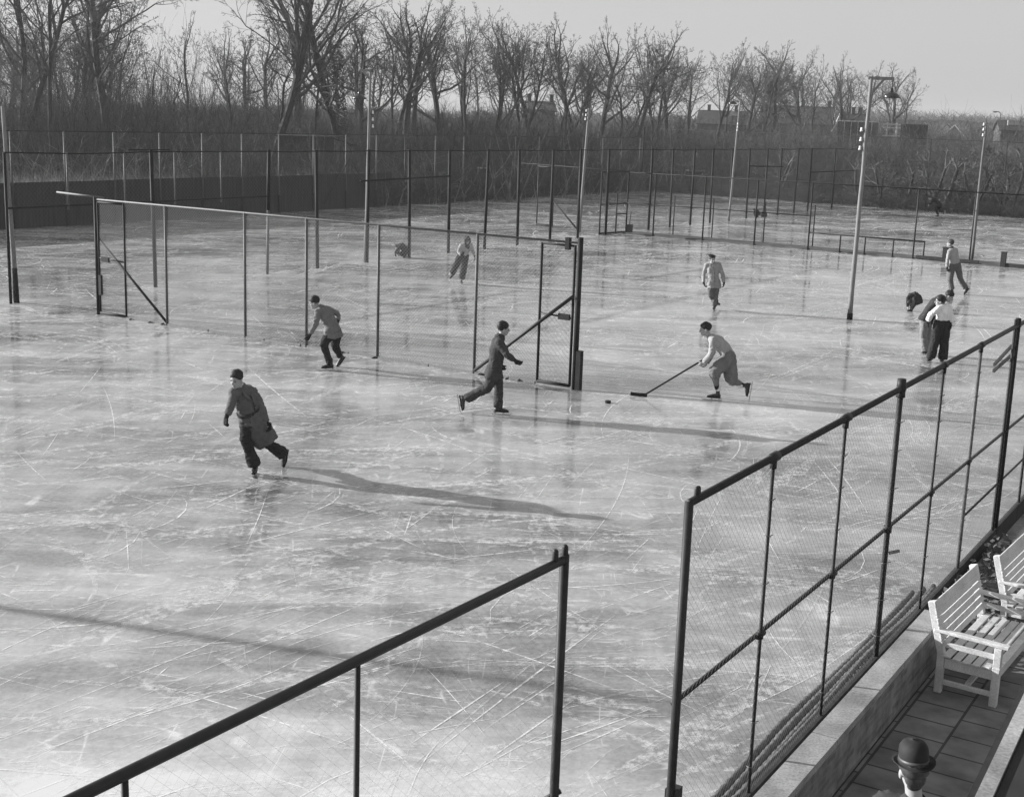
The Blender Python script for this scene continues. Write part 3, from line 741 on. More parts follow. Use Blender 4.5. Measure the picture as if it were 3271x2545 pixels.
# scrub right behind the left boundary fence, and along the far side
s = s1 + 4
while s < LB + 12:
    for off in (2.5, 7.0, 13):
        P = B0 + bt * (s + rr.uniform(-1, 1)) - cdir * (off + rr.uniform(-.8, .8))
        thicket(P, rr.uniform(0.75, 1.2) * (1.0 if off < 5 else 1.25), tang + rr.gauss(0, 0.15), TD, 'dark tangled scrub close behind the boundary fence')
    s += 6.5
s = 4.0; RL = (Rr - Bc).length
rn = V((-rdir.y, rdir.x, 0)); rang = math.atan2(rdir.y, rdir.x)
while s < RL + 6:
    for off, hs in ((10.5, 0.85), (17, 1.1), (26, 1.2)):
        thicket(Bc + rdir * (s + rr.uniform(-1, 1)) + rn * (off + rr.uniform(-1, 1)), hs * rr.uniform(0.8, 1.1), rang + rr.gauss(0, 0.15), TD if off < 20 else TH, 'dim scrub growing beyond the far right fence')
    thicket(Bc + rdir * s + rn * 1.6, rr.uniform(0.28, 0.36), rang, TD, 'low dead growth along the far edge of the ice')
    s += 7.5
for d0, hs in ((150, 0.85), (175, 0.9), (205, 0.95), (240, 0.95)):
    u = 2050
    while u < 3500:
        thicket(far(u, d0 + rr.uniform(-5, 5)), hs * rr.uniform(0.75, 1.05), -azim(u).x + rr.gauss(0, 0.2), TH, 'grey garden scrub between the rink and the houses')
        u += 10.5 / d0 * 4233
# pale straight saplings catching the sun along the front of the scrub
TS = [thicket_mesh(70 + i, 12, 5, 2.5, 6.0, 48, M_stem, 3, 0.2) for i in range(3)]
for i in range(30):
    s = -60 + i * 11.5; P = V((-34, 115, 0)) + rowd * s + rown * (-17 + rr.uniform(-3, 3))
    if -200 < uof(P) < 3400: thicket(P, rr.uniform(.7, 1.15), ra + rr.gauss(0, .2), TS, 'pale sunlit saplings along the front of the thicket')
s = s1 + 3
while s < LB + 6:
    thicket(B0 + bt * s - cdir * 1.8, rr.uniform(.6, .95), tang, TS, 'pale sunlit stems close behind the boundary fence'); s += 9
# gnarled orchard trees behind the far right fence
for i, (u, vt, key, lb) in enumerate([
 (2230, 478, 'orchard', 'spreading low orchard tree behind the beret skater'), (2470, 470, 'orchard2', 'low orchard tree with a bowed pale stem behind the small crouching figure'),
 (2700, 480, 'orchard', 'low orchard tree just left of the big lamp post'), (2815, 500, 'orchard2', 'crooked orchard tree right of the big lamp post'),
 (2880, 490, 'orchard', 'slim crooked orchard tree left of the far dark skater'), (2945, 470, 'orchard2', 'bent orchard tree right behind the far dark skater'),
 (3022, 455, 'orchard', 'orchard tree with a pale upright trunk right of the far dark skater'), (3090, 485, 'orchard2', 'leaning orchard tree left of the thin grey pole'),
 (3175, 490, 'orchard', 'dark stunted orchard tree right of the thin grey pole'), (3225, 470, 'orchard2', 'thick forked orchard tree near the right edge of the view')]):
    s = 0.0
    while uof(Bc + rdir * s + rn * 3) < u and s < 80: s += 0.1
    P = Bc + rdir * s + rn * (2.6 + 1.2 * (i % 3)); h = onplane(u, vt, P).z
    t = plant(key, P, max(3.6, h), lb, i * 1.7, (rr.gauss(0, 0.12), rr.gauss(0, 0.12)), 1.45, 'orchard_tree', 'orchard trees beyond the far fence'); t.children[0].data = orchard_bark(t.children[0].data)
# pale coppice stems inside the scrub
for (u, dist, h, lb) in ((1000, 92, 4.8, 'pale birch sapling behind the wind screen'), (1640, 92, 5.2, 'pale bundle of straight stems by the white booth')):
    P = far(u, dist); mb = MB(); r3 = random.Random(u)
    for _ in range(9):
        d = (V((0, 0, 1)) + rv(r3) * 0.22).normalized(); p = P + V((r3.gauss(0, .5), r3.gauss(0, .3), 0)); L = h * r3.uniform(.7, 1.1)
        mb.tube([p, p + d * L * .5, p + d * L + rv(r3) * .1], [.05, .035, .012], 5)
    tag(mb.build('sapling_clump', M_brushl, base=P), lb, 'sapling')
# reed-like weeds and rough grass behind the screen
gr = MB(); r4 = random.Random(9)
for i in range(9000):
    u = r4.uniform(-150, 1260); d0 = r4.uniform(66, 118) if u < 900 else r4.uniform(80, 118); P = far(u, d0)
    if (P - B0).dot(cdir) > -0.8: continue
    h = r4.choice((0.3, 0.4, 0.5, 0.9 if u < 850 else 1.7)) * r4.uniform(0.6, 1.2); gr.stick(P + V((0, 0, -0.1)), P + V((r4.gauss(0, .18) * h, r4.gauss(0, .18) * h, h)), 0.03, 0.008)
tag(gr.build('rough_grass', mat('dead_grass', 0.13, 0.95, 0.5, 0.3)), 'pale dead grass and weeds behind the wind screen', 'grass', kind='stuff')

# ------------------------------------------------------------------ houses, sheds and the low town on the horizon
M_roof = mat('roof_tiles', 0.05, 0.85, 0.2, 1.5, (1, 1, 6))
M_roof2 = mat('dark_slate', 0.035, 0.85, 0.2, 2)
M_brick = mat('brick_wall', 0.08, 0.9, 0.25, 3)
M_glass = mat('window_glass', 0.05, 0.15, 0.1, 1, spec=0.7)
def house(u, dist, w, depth, eave, ridge, ang, label, wins=(), chim=(), gable=None, roofm=None, wallm=None, name='house', cat='house', base_z=0.0):
    """w along the ridge; ang turns the ridge; wins: (x along, z, w, h) on the roof or wall facing us"""
    P = far(u, dist); P.z = base_z
    X = V((math.cos(ang), math.sin(ang), 0)); Y = V((-X.y, X.x, 0))
    if Y.y < 0: Y = -Y; 
    t = thing(name, P, label, cat)
    f = lambda x, y, z: P + X * x + Y * y + V((0, 0, z))
    wl = MB(); a, b = -w / 2, w / 2; c, d = 0, depth; m = depth / 2
    wl.add([f(a, c, 0), f(b, c, 0), f(b, d, 0), f(a, d, 0), f(a, c, eave), f(b, c, eave), f(b, d, eave), f(a, d, eave), f(a, m, ridge - .06), f(b, m, ridge - .06)],
           [(0, 1, 5, 4), (1, 2, 6, 9, 5), (2, 3, 7, 6), (3, 0, 4, 8, 7)])
    wl.build('wall', wallm or M_brick, t)
    rf_ = MB(); o = 0.35
    sl = (ridge - eave) / m
    for y0, y1 in ((c - o, m), (d + o, m)):
        z0 = eave - o * sl
        vs = [f(a - o, y0, z0), f(b + o, y0, z0), f(b + o, y1, ridge), f(a - o, y1, ridge)]
        rf_.add(vs + [q - V((0, 0, 0.18)) for q in vs], [(0, 1, 2, 3), (7, 6, 5, 4), (0, 4, 5, 1), (1, 5, 6, 2), (2, 6, 7, 3), (3, 7, 4, 0)])
    ro = rf_.build('roof', roofm or M_roof, t)
    for x in chim:
        k = MB(); k.box(f(x, m, ridge - 0.4), f(x, m, ridge + 0.95), 0.9, 0.6, X); k.box(f(x, m, ridge + 0.95), f(x, m, ridge + 1.1), 1.05, 0.75, X); k.build('chimney', M_brick, ro)
    for x, z, ww, hh in wins:
        y = (z - eave) / sl if z > eave else 0
        k = MB(); yy = y - 0.55 if z > eave else -0.06
        for (x0, x1, z0, z1) in ((x - ww / 2, x + ww / 2, z + hh / 2 - .1, z + hh / 2), (x - ww / 2, x + ww / 2, z - hh / 2, z - hh / 2 + .1), (x - ww / 2, x - ww / 2 + .1, z - hh / 2 + .1, z + hh / 2 - .1), (x + ww / 2 - .1, x + ww / 2, z - hh / 2 + .1, z + hh / 2 - .1), (x - .05, x + .05, z - hh / 2 + .1, z + hh / 2 - .1)):
            k.box(f((x0 + x1) / 2, yy, z0), f((x0 + x1) / 2, yy, z1), abs(x1 - x0), 0.5 if z > eave else 0.1, Y)
        k.build('window', M_white, t)
        k = MB(); k.box(f(x, yy + .1, z - hh / 2 + .1), f(x, yy + .1, z + hh / 2 - .1), ww - .2, 0.04, Y); k.build('curtain', M_white, t.children[-1])
    if gable:
        k = MB(); xx = b if gable > 0 else a; xo = xx + (o + 0.03) * (1 if gable > 0 else -1)
        for y0 in (c - o, d + o): k.box(f(xo, y0, eave - o * sl + .02), f(xo, m, ridge + .04), 0.07, 0.28)
        k.build('barge_board', M_white, t)
    return t
def dims(u0, u1, dist): return abs(u1 - u0) / 4233 * dist
DH = 262
def zz(u, v, dist): return onplane(u, v, far(u, dist)).z
house(2540, DH, dims(2425, 2640, DH), 11, zz(2540, 392, DH), zz(2540, 337, DH), -0.25, 'long row of houses under one steep tiled roof with small white dormers',
      [(-5.9, zz(2440, 369, DH), 1.6, 1.2), (-3.0, zz(2487, 370, DH), 1.8, 1.4), (0.2, zz(2537, 372, DH), 1.9, 1.2)], (-5.2, -2.4, 1.0, 5.9), 1)
house(2305, DH + 15, dims(2240, 2395, DH), 10, zz(2305, 394, DH), zz(2305, 350, DH), -0.2, 'tiled roofed house half hidden behind trees left of the long roof', [(2.4, zz(2345, 364, DH), 1.7, 1.2)], (-3, 2.5), 0)
house(1722, 215, dims(1668, 1768, 215), 9, zz(1720, 352, 215), zz(1720, 322, 215), 0.1, 'low house with two white windows seen between the tree trunks', [(-2.4, zz(1690, 345, 215), 1.2, 1.3), (0.1, zz(1714, 345, 215), 1.2, 1.3)], (-1.2, 2.4), 0)
house(2735, 240, dims(2697, 2768, 240), 8, zz(2735, 390, 240), zz(2735, 363, 240), -0.1, 'white-gabled bungalow with a dark roof just left of the big lamp post', [], (-0.2, 1.0), -1, M_roof2, M_white)
house(3252, 250, dims(3215, 3310, 250), 9, zz(3250, 415, 250), zz(3250, 384, 250), -0.2, 'dark-roofed house with one wide white dormer at the right edge', [(-0.3, zz(3245, 396, 250), 2.6, 1.2)], (2.2,), 0, M_roof2)
for i, (u, v, d0, w, lb, g_) in enumerate([(2985, 394, 420, 6, 'small distant house with a white-edged gable right of the lone forked tree', 1), (3066, 398, 380, 5, 'tiny distant cottage with a white gable left of the thin grey pole', 1),
     (3093, 402, 360, 6, 'distant house with a white bargeboard close to the thin grey pole', -1), (2925, 384, 460, 14, 'far low house just visible over the scaffolded shed', 0), (3140, 392, 470, 15, 'far long roof right of the thin grey pole', 0),
     (2800, 388, 450, 16, 'far roof behind the big lamp post', 0), (3035, 384, 520, 18, 'pale far roof in the middle of the distant village', 0), (3180, 402, 400, 8, 'far cottage left of the house with the wide dormer', 1)]):
    top = zz(u, v, d0); house(u, d0, w, 6.5, max(1.5, top - 3.4), top, 1.2 if g_ else -0.2, lb, [], (1,) if not g_ else (), g_, M_roof2 if i % 2 else M_roof, M_white if i in (1, 3) else M_brick)
# scaffolded flat shed with white frames
P = far(2925, 190); t = thing('flat_shed', P, 'flat-topped dark shed with a white timber frame at its left end', 'shed'); zt = zz(2930, 398, 190)
k = MB(); k.box(P + V((-0.2, 2, 0)), P + V((-0.2, 2, zt)), 3.6, 4, (0, 1, 0)); k.build('wall', M_board, t)
k = MB()
for z in (zt - .1, zt - .55, zt - 1.6): k.box(P + V((-4.4, 0, z)), P + V((-2.1, 0, z)), 0.12, 0.16)
for x in (-2.6, -3.9): k.box(P + V((x, -0.1, zt - 1.7)), P + V((x, -0.1, zt + .1)), 0.16, 0.12)
k.build('white_frame', M_white, t)
# pale glasshouse frame behind the lamp post
P = far(2740, 205); t = thing('glasshouse', P, 'glasshouse with a pale ridge beam beside the big lamp post', 'glasshouse'); zt = zz(2740, 388, 205)
k = MB(); k.box(P + V((-3, 0, zt)), P + V((3, 0, zt)), 0.15, 0.15); k.box(P + V((-3, 0, zt)), P + V((-3.8, 0, zt - 1.6)), .14, .14); k.box(P + V((3, 0, zt)), P + V((3.4, 0, zt - 1.6)), .14, .14)
for x in (-2, -1, 0, 1, 2): k.box(P + V((x, 0.02, zt)), P + V((x, 0.02, 0)), .08, .08)
k.build('frame', M_white, t)
k = MB(); k.box(P + V((0, .15, 0)), P + V((0, .15, zt - .1)), 6, .05, (0, 1, 0)); k.build('pane', M_glass, t)
# huts by the rink
def hut(u, dist, w, dp, zl, zr, m, label, panels=None, name='hut'):
    P = far(u, dist); t = thing(name, P, label, 'hut'); X = V((1, 0.05, 0)).normalized(); Y = V((-X.y, X.x, 0)); f = lambda x, y, z: P + X * x + Y * y + V((0, 0, z))
    k = MB(); k.add([f(-w / 2, 0, 0), f(w / 2, 0, 0), f(w / 2, dp, 0), f(-w / 2, dp, 0), f(-w / 2, 0, zl), f(w / 2, 0, zr), f(w / 2, dp, zr), f(-w / 2, dp, zl)], [(0, 1, 5, 4), (1, 2, 6, 5), (2, 3, 7, 6), (3, 0, 4, 7)]); k.build('wall', m, t)
    k = MB(); k.box(f(-w / 2 - .25, dp / 2, zl + .06), f(w / 2 + .25, dp / 2, zr + .06), dp + .5, 0.12); k.build('roof', M_roof2, t)
    if panels:
        for (x, z0, z1, ww, mm, nm) in panels:
            k = MB(); k.box(f(x, -.03, z0), f(x, -.03, z1), ww, 0.05, Y); k.build(nm, mm, t)
    return t
M_plank = mat('sunlit_planks', 0.22, 0.9, 0.3, 4, (8, 8, 0.5)); M_tar = mat('tarred_planks', 0.045, 0.9, 0.35, 3, (6, 6, .5))  # pale plank tone holds the sunlight on the hut's gable end
zh = zz(980, 440, 98)
hut(980, 98, dims(895, 1068, 98), 5, zh, zh, M_tar, 'long dark hut behind the wind screen', [(-0.4, 1.0, zh - .5, 0.9, M_glass, 'window')])
hut(1093, 97, dims(1068, 1118, 97), 4, zz(1068, 441, 97), zz(1118, 466, 97), M_plank, 'lean-to with sunlit vertical boards at the end of the long dark hut', [(-.45, .9, 3.0, .08, M_tar, 'batten'), (-.1, .9, 3.0, .08, M_tar, 'batten'), (.25, .9, 2.9, .08, M_tar, 'batten')])
zh = zz(1690, 530, 108)
hut(1700, 108, dims(1590, 1765, 108), 4, zh, zh, M_tar, 'low dark shed behind the boundary fence left of the slanting pale pole', [(-0.2, 0.9, 1.7, 0.5, M_white, 'window'), (-1.2, 1.6, 2.0, 0.3, M_white, 'vent')])
zh = zz(2215, 553, 124)
hut(2215, 124, dims(2150, 2270, 124), 3.5, zh, zh + .05, M_tar, 'flat dark shed under the orchard trees behind the beret skater', [(-0.3, 1.3, 1.55, 0.3, M_white, 'vent')])
P = far(1547, 98); t = thing('ticket_booth', P, 'narrow white-framed booth with a pale lower panel behind the fence', 'booth'); zt = zz(1547, 537, 98); z1_, z0_ = zz(1547, 574, 98), zz(1547, 597, 98)
k = MB()
for x in (-.35, .35): k.box(P + V((x, 0, z0_)), P + V((x, 0, zt)), .08, .08)
k.box(P + V((-.42, 0, zt)), P + V((.42, 0, zt)), .1, .1); k.build('frame', M_white, t)
k = MB(); k.box(P + V((0, .04, z0_)), P + V((0, .04, z1_)), .62, .06, (0, 1, 0)); k.build('panel', M_plank, t)
k = MB(); k.box(P + V((0, .5, 0)), P + V((0, .5, zt)), .8, .8, (0, 1, 0)); k.build('booth_body', M_tar, t)
# low wicker fence behind the wind screen
a, b = far(880, 101), far(1150, 99); t = thing('wicker_fence', a, 'low sunlit wicker fence in front of the long dark hut', 'fence')
k = MB(); n_ = 90
for i in range(n_):
    p = lerp(a, b, i / n_); z = lerp(zz(880, 532, 101), zz(1150, 556, 99), i / n_) + rr.uniform(-.06, .06); k.box(up_(p, 0), up_(p, z), 0.07, 0.03, (0, 1, 0))
k.build('wattle', M_plank, t)
k = MB(); k.tube([up_(a, 1.2), up_(b, .9)], [.03, .03], 6); k.build('rail', M_plank, t)
# woods and gardens fading into the distance
def woods(seed, d0, u0, u1, vt, n, m):
    r = random.Random(seed); mb = MB()
    for i in range(n):
        u = r.uniform(u0, u1); dd = d0 * r.uniform(0.9, 1.2); P = far(u, dd); f = (u - u0) / (u1 - u0)
        h = zz(u, lerp(vt[0], vt[1], f) + r.gauss(0, 5) + 6 * noise.noise(V((u * 0.02, seed, 0))), dd); w = h * 0.45
        for k in range(16):
            p = P + V((r.gauss(0, w * .5), r.gauss(0, w * .5), 0)); q = p + V((r.gauss(0, w * .25), 0, h * r.uniform(.5, 1.0)))
            mb.stick(p, q, 0.22, 0.10)
            for _ in range(5):
                e = lerp(p, q, r.uniform(.3, 1)); mb.stick(e, e + V((r.gauss(0, w * .35), r.gauss(0, w * .3), h * r.uniform(.05, .25))), 0.12, 0.05)
    return tag(mb.build('distant_wood', m), 'hazy bare woods along the horizon', 'wood', kind='stuff')
woods(1, 620, 2600, 3500, (352, 388), 330, M_brush)
woods(2, 430, 2650, 3500, (392, 408), 240, M_brush)
woods(3, 420, 300, 2700, (330, 385), 420, M_brush)
# street lamp far right
P = far(3190, 300); t = thing('street_lamp', P, 'tiny street lamp above the distant roofs at the right', 'street lamp'); zt = zz(3190, 362, 300)
k = MB(); k.tube([P, up_(P, zt), up_(P, zt) + V((-.4, 0, .25)), up_(P, zt) + V((-1.1, 0, .3))], [.12, .09, .08, .08], 6); k.build('pole', M_pipe, t)
k = MB(); k.ball(up_(P, zt) + V((-1.2, 0, .2)), [V((.4, 0, 0)), V((0, .2, 0)), V((0, 0, .15))], 8, 5); k.build('lamp_head', M_pipe, t)

# ------------------------------------------------------------------ winter haze over the whole place
hz = bpy.data.materials.new('haze'); hz.use_nodes = True; n = hz.node_tree; n.nodes.clear()
pv = n.nodes.new('ShaderNodeVolumePrincipled'); ou = n.nodes.new('ShaderNodeOutputMaterial'); n.links.new(pv.outputs[0], ou.inputs['Volume'])
pv.inputs['Color'].default_value = (.9, .9, .9, 1); pv.inputs['Density'].default_value = 0.00035; pv.inputs['Anisotropy'].default_value = 0.2
k = MB(); k.box((250, -62, 18), (250, 1802, 18), 2304, 38.5); tag(k.build('haze', hz), 'thin winter haze', 'haze', kind='stuff')
# ------------------------------------------------------------------ near fence, wall, terrace, benches
ZN = 3.15; ZCOP = 0.60
fe0, fe1 = at(2213, 1600, ZN), at(3258, 1036, ZN); nd = (fe1 - fe0); nd.z = 0; nd.normalize(); nn = V((nd.y, -nd.x, 0))   # nn: towards the terrace
fe0 = V((fe0.x, fe0.y, 0))
def onN(u, v, z=ZN):
    p = at(u, v, z); p.z = 0; return fe0 + nd * (p - fe0).dot(nd)
nf = thing('terrace_fence', fe0, 'tall wire fence of dark pipes in the near right foreground beside the terrace', 'fence')
n0 = onN(2200, 1606); post(nf, n0, 0, ZN + .01, 0.032, M_pipe, 'end_post')
s_ = MB(); s_.box(up_(n0 + nd * .05, 0), up_(n0 + nd * .05, 1.0), 0.09, 0.11, nd); s_.build('post_sleeve', M_board, nf)
for (u, v) in ((2205, 1590), (2232, 1592)):
    k = MB(); p = onN(u, v); k.tube([up_(p, ZN), up_(p, ZN + .075)], [.022, .018], 8, caps='round'); k.build('knob', M_pipe, nf, True)
for u, v in ((2507, 1466), (2722, 1338), (3030, 1168)): post(nf, onN(u, v), 0, ZN, 0.0155, M_pipe)
n3 = onN(2880, 1241); post(nf, n3, 0, ZN + .06, 0.030, M_pipe)
k = MB(); k.tube([up_(n3, ZN - .02), up_(n3, ZN + .1)], [.05, .045], 8); k.build('knob', M_pipe, nf, True)
n5 = onN(3149, 1104); post(nf, n5, 0, ZN, 0.024, M_pale)
n6 = onN(3255, 1040); post(nf, n6, 0, ZN + .1, 0.04, M_dark); post(nf, n6 - nd * .16, 0, ZN + .1, 0.022, M_pipe)
far_n = n6 + nd * 6
bar(nf, up_(n0, ZN), up_(far_n, ZN), 0.030, M_pipe, 'top_rail')
bar(nf, onplane(2149, 2246, n0), up_(far_n, onplane(2149, 2246, n0).z), 0.02, M_pipe, 'mid_rail')
zm = 1.0
bar(nf, up_(n5, 0.95), up_(n6 + nd * 3, 0.95), 0.016, M_pipe, 'low_rail')
for dz in (0.0, -0.14):
    k = MB(); k.box(up_(n6 - nn * .05, 2.86 + dz), up_(n6 - nd * 1.0 - nn * .05, 2.74 + dz * .6), 0.03, 0.04); k.build('batten', M_pipe, nf)
for q in (1.6, 3.4): post(nf, n6 + nd * q, 0, ZN, 0.02, M_pipe)
chain('wire_mesh', n0, far_n, 0.04, ZN - .03, 0.050, 0.0010, M_wire, nf)
kb = MB(); kb.box(up_(n0, 0.14), up_(far_n, 0.14), 0.06, 0.26); kb.build('base_board', M_board, nf)
cl = MB(); p = onplane(2850 + 60 / 4.247, 1500 + 1110 / 4.247, n3); p = onplane(2839, 1766, n3); cl.box(p, p + rt * .11 + V((0, 0, .025)), .02, .03); cl.build('latch', M_plank, nf)
zr0 = onplane(2149, 2246, n0).z
for i, q in enumerate([onN(2507, 1466), onN(2722, 1338), n3, onN(3030, 1168), n5, n6]):          # pipe couplings, clamps and wire ties
    fq = (q - n0).dot(nd) / (far_n - n0).dot(nd); zc = zr0; r_ = .026 if i != 2 else .044
    k = MB(); k.tube([up_(q, zc - .035), up_(q, zc + .035)], [r_, r_], 10); k.tube([up_(q - nd * .06, zc), up_(q + nd * .06, zc)], [.028, .028], 10); k.build('coupling', M_pipe, nf, True)
    k = MB(); k.tube([up_(q, ZN - .09), up_(q, ZN - .02)], [r_ * 1.1, r_ * 1.1], 10); k.tube([up_(q - nd * .07, ZN), up_(q + nd * .07, ZN)], [.041, .041], 10); k.build('coupling', M_pipe, nf, True)
    for z in (.5, .9, 1.3, 2.1, 2.5, 2.8):
        k = MB(); k.tube([up_(q + nn * r_, z), up_(q - nd * r_ * 1.3, z + .01), up_(q - nn * r_ * 1.3, z), up_(q + nd * r_ * 1.4, z - .01), up_(q + nn * r_ * 1.5, z + .02)], [.004] * 5, 5); k.build('wire_tie', M_wire, nf)
# left panel of the same fence, beyond the gateway
m0 = at(1803, 1786, ZN); m0.z = 0; _q = at(247, 2545, ZN); _q.z = 0; ld = (m0 - _q).normalized(); l_end = m0 - ld * 7.5
lf = thing('terrace_fence', m0, 'near fence panel with a thick sloping top pipe crossing the bottom left foreground', 'fence')
def onL(u, v):
    p = at(u, v, ZN); p.z = 0; return m0 + ld * (p - m0).dot(ld)
post(lf, m0, 0, ZN + .03, 0.029, M_pipe, 'end_post')
for (u, v) in ((1770, 1800), (1806, 1786)):
    k = MB(); p = onL(u, v); k.tube([up_(p, ZN), up_(p, ZN + .075)], [.022, .018], 8, caps='round'); k.build('knob', M_pipe, lf, True)
bar(lf, up_(m0, ZN), up_(l_end, ZN), 0.027, M_pipe, 'top_rail')
p = onL(1141, 2108); post(lf, p, 0, ZN, 0.015, M_pipe)
for q in (1.4, 3.0): post(lf, p - ld * q, 0, ZN, 0.016, M_pipe)
bar(lf, up_(m0, 1.0), up_(l_end, 1.0), 0.016, M_pipe, 'mid_rail')
bar(lf, onplane(1790, 2525, m0), onplane(1725, 2560, m0), 0.018, M_pipe, 'brace')
chain('wire_mesh', l_end, m0, 0.04, ZN - .03, 0.055, 0.0004, M_wire, lf)
# terrace paving
M_pave = bpy.data.materials.new('paving_slabs'); M_pave.use_nodes = True
n = M_pave.node_tree; N = n.nodes; Lk = n.links; b = N['Principled BSDF']; b.inputs['Roughness'].default_value = 0.9
tc = N.new('ShaderNodeTexCoord'); br_ = N.new('ShaderNodeTexBrick'); br_.offset = 0.5
br_.inputs['Scale'].default_value = 1.0; br_.inputs['Brick Width'].default_value = 0.42; br_.inputs['Row Height'].default_value = 0.50; br_.inputs['Mortar Size'].default_value = 0.014
br_.inputs['Color1'].default_value = (.15, .15, .15, 1); br_.inputs['Color2'].default_value = (.19, .19, .19, 1); br_.inputs['Mortar'].default_value = (.05, .05, .05, 1)
mp = N.new('ShaderNodeMapping'); mp.inputs['Rotation'].default_value = (0, 0, -math.atan2(nd.y, nd.x)); Lk.new(tc.outputs['Object'], mp.inputs[0]); Lk.new(mp.outputs[0], br_.inputs[0])
nz = N.new('ShaderNodeTexNoise'); nz.inputs['Scale'].default_value = 3; nz.inputs['Detail'].default_value = 8; Lk.new(tc.outputs['Object'], nz.inputs['Vector'])
mx = N.new('ShaderNodeMix'); mx.data_type = 'RGBA'; mx.blend_type = 'MULTIPLY'; mx.inputs[0].default_value = 0.7
rg = N.new('ShaderNodeMapRange'); rg.inputs[1].default_value = .3; rg.inputs[2].default_value = .7; rg.inputs[3].default_value = .45; rg.inputs[4].default_value = 1.55; Lk.new(nz.outputs[0], rg.inputs[0])
Lk.new(br_.outputs[0], mx.inputs[6]); Lk.new(rg.outputs[0], mx.inputs[7]); Lk.new(mx.outputs[2], b.inputs['Base Color'])
bp = N.new('ShaderNodeBump'); bp.inputs['Strength'].default_value = .5; bp.inputs['Distance'].default_value = .01; Lk.new(br_.outputs[1], bp.inputs['Height']); bp.invert = True; Lk.new(bp.outputs[0], b.inputs['Normal'])
A = fe0 + nn * 0.30
g = MB(); g.add([A - nd * 16 + V((0, 0, .008)), A - nd * 16 + nn * 9 + V((0, 0, .008)), A + nd * 30 + nn * 9 + V((0, 0, .008)), A + nd * 30 + V((0, 0, .008))], [(0, 1, 2, 3)])
tag(g.build('terrace_paving', M_pave), kind='structure')
# low brick wall with stone coping
ca, cb_ = at(2419, 2516, ZCOP), at(2827, 2093, ZCOP); cc, cd_ = at(2534, 2516, ZCOP), at(2942, 2058, ZCOP)
w0 = ((ca - fe0).dot(nn) + (cb_ - fe0).dot(nn)) / 2; w1 = ((cc - fe0).dot(nn) + (cd_ - fe0).dot(nn)) / 2
wend = (at(3035, 1962, ZCOP) - fe0).dot(nd)
print('WALL', w0, w1, wend)
bwall = thing('terrace_wall', fe0 + nn * (w0 + w1) / 2, 'low brick wall with a pale stone coping between the fence and the terrace', 'wall')
M_brk = bpy.data.materials.new('old_brick'); M_brk.use_nodes = True; n = M_brk.node_tree; N = n.nodes; Lk = n.links; b = N['Principled BSDF']; b.inputs['Roughness'].default_value = .92
tc = N.new('ShaderNodeTexCoord'); br_ = N.new('ShaderNodeTexBrick'); br_.inputs['Scale'].default_value = 1; br_.inputs['Brick Width'].default_value = .22; br_.inputs['Row Height'].default_value = .065; br_.inputs['Mortar Size'].default_value = .006
br_.inputs['Color1'].default_value = (.13, .13, .13, 1); br_.inputs['Color2'].default_value = (.24, .24, .24, 1); br_.inputs['Mortar'].default_value = (.22, .22, .22, 1)
sp_ = N.new('ShaderNodeSeparateXYZ'); cm = N.new('ShaderNodeCombineXYZ'); Lk.new(tc.outputs['Object'], sp_.inputs[0]); 
ma = N.new('ShaderNodeMath'); ma.operation = 'MULTIPLY'; ma.inputs[1].default_value = 1 / nd.y; Lk.new(sp_.outputs[1], ma.inputs[0]); Lk.new(ma.outputs[0], cm.inputs[0]); Lk.new(sp_.outputs[2], cm.inputs[1]); Lk.new(cm.outputs[0], br_.inputs[0])
nz = N.new('ShaderNodeTexNoise'); nz.inputs['Scale'].default_value = 5; nz.inputs['Detail'].default_value = 7; Lk.new(tc.outputs['Object'], nz.inputs['Vector'])
mx = N.new('ShaderNodeMix'); mx.data_type = 'RGBA'; mx.blend_type = 'MULTIPLY'; mx.inputs[0].default_value = .8; rg = N.new('ShaderNodeMapRange'); rg.inputs[1].default_value = .3; rg.inputs[2].default_value = .7; rg.inputs[3].default_value = .5; rg.inputs[4].default_value = 1.4
Lk.new(nz.outputs[0], rg.inputs[0]); Lk.new(br_.outputs[0], mx.inputs[6]); Lk.new(rg.outputs[0], mx.inputs[7]); Lk.new(mx.outputs[2], b.inputs['Base Color'])
bp = N.new('ShaderNodeBump'); bp.inputs['Strength'].default_value = .7; bp.inputs['Distance'].default_value = .01; bp.invert = True; Lk.new(br_.outputs[1], bp.inputs['Height']); Lk.new(bp.outputs[0], b.inputs['Normal'])
k = MB(); wm = fe0 + nn * ((w0 + w1) / 2)
k.box(up_(wm - nd * 12, (ZCOP - .07) / 2), up_(wm + nd * wend, (ZCOP - .07) / 2), (w1 - w0) - .06, ZCOP - .07); k.build('brick_face', M_brk, bwall)
M_stone = mat('coping_stone', 0.30, 0.85, 0.32, 2.5, (1, 1, 1), 0.3, var2=0.25, scale2=45)
k = MB(); s = -12.0; r5 = random.Random(2)
while s < wend:
    l = min(1.02, wend - s); k.box(up_(wm + nd * s, ZCOP - .035), up_(wm + nd * (s + l - .012), ZCOP - .035 + r5.uniform(-.003, .003)), w1 - w0, .07); s += l
k.build('coping', M_stone, bwall)
k = MB(); k.box(up_(wm + nd * (-12), .012), up_(wm + nd * wend, .012), (w1 - w0) - .04, .01); k.build('footing', M_board, bwall)
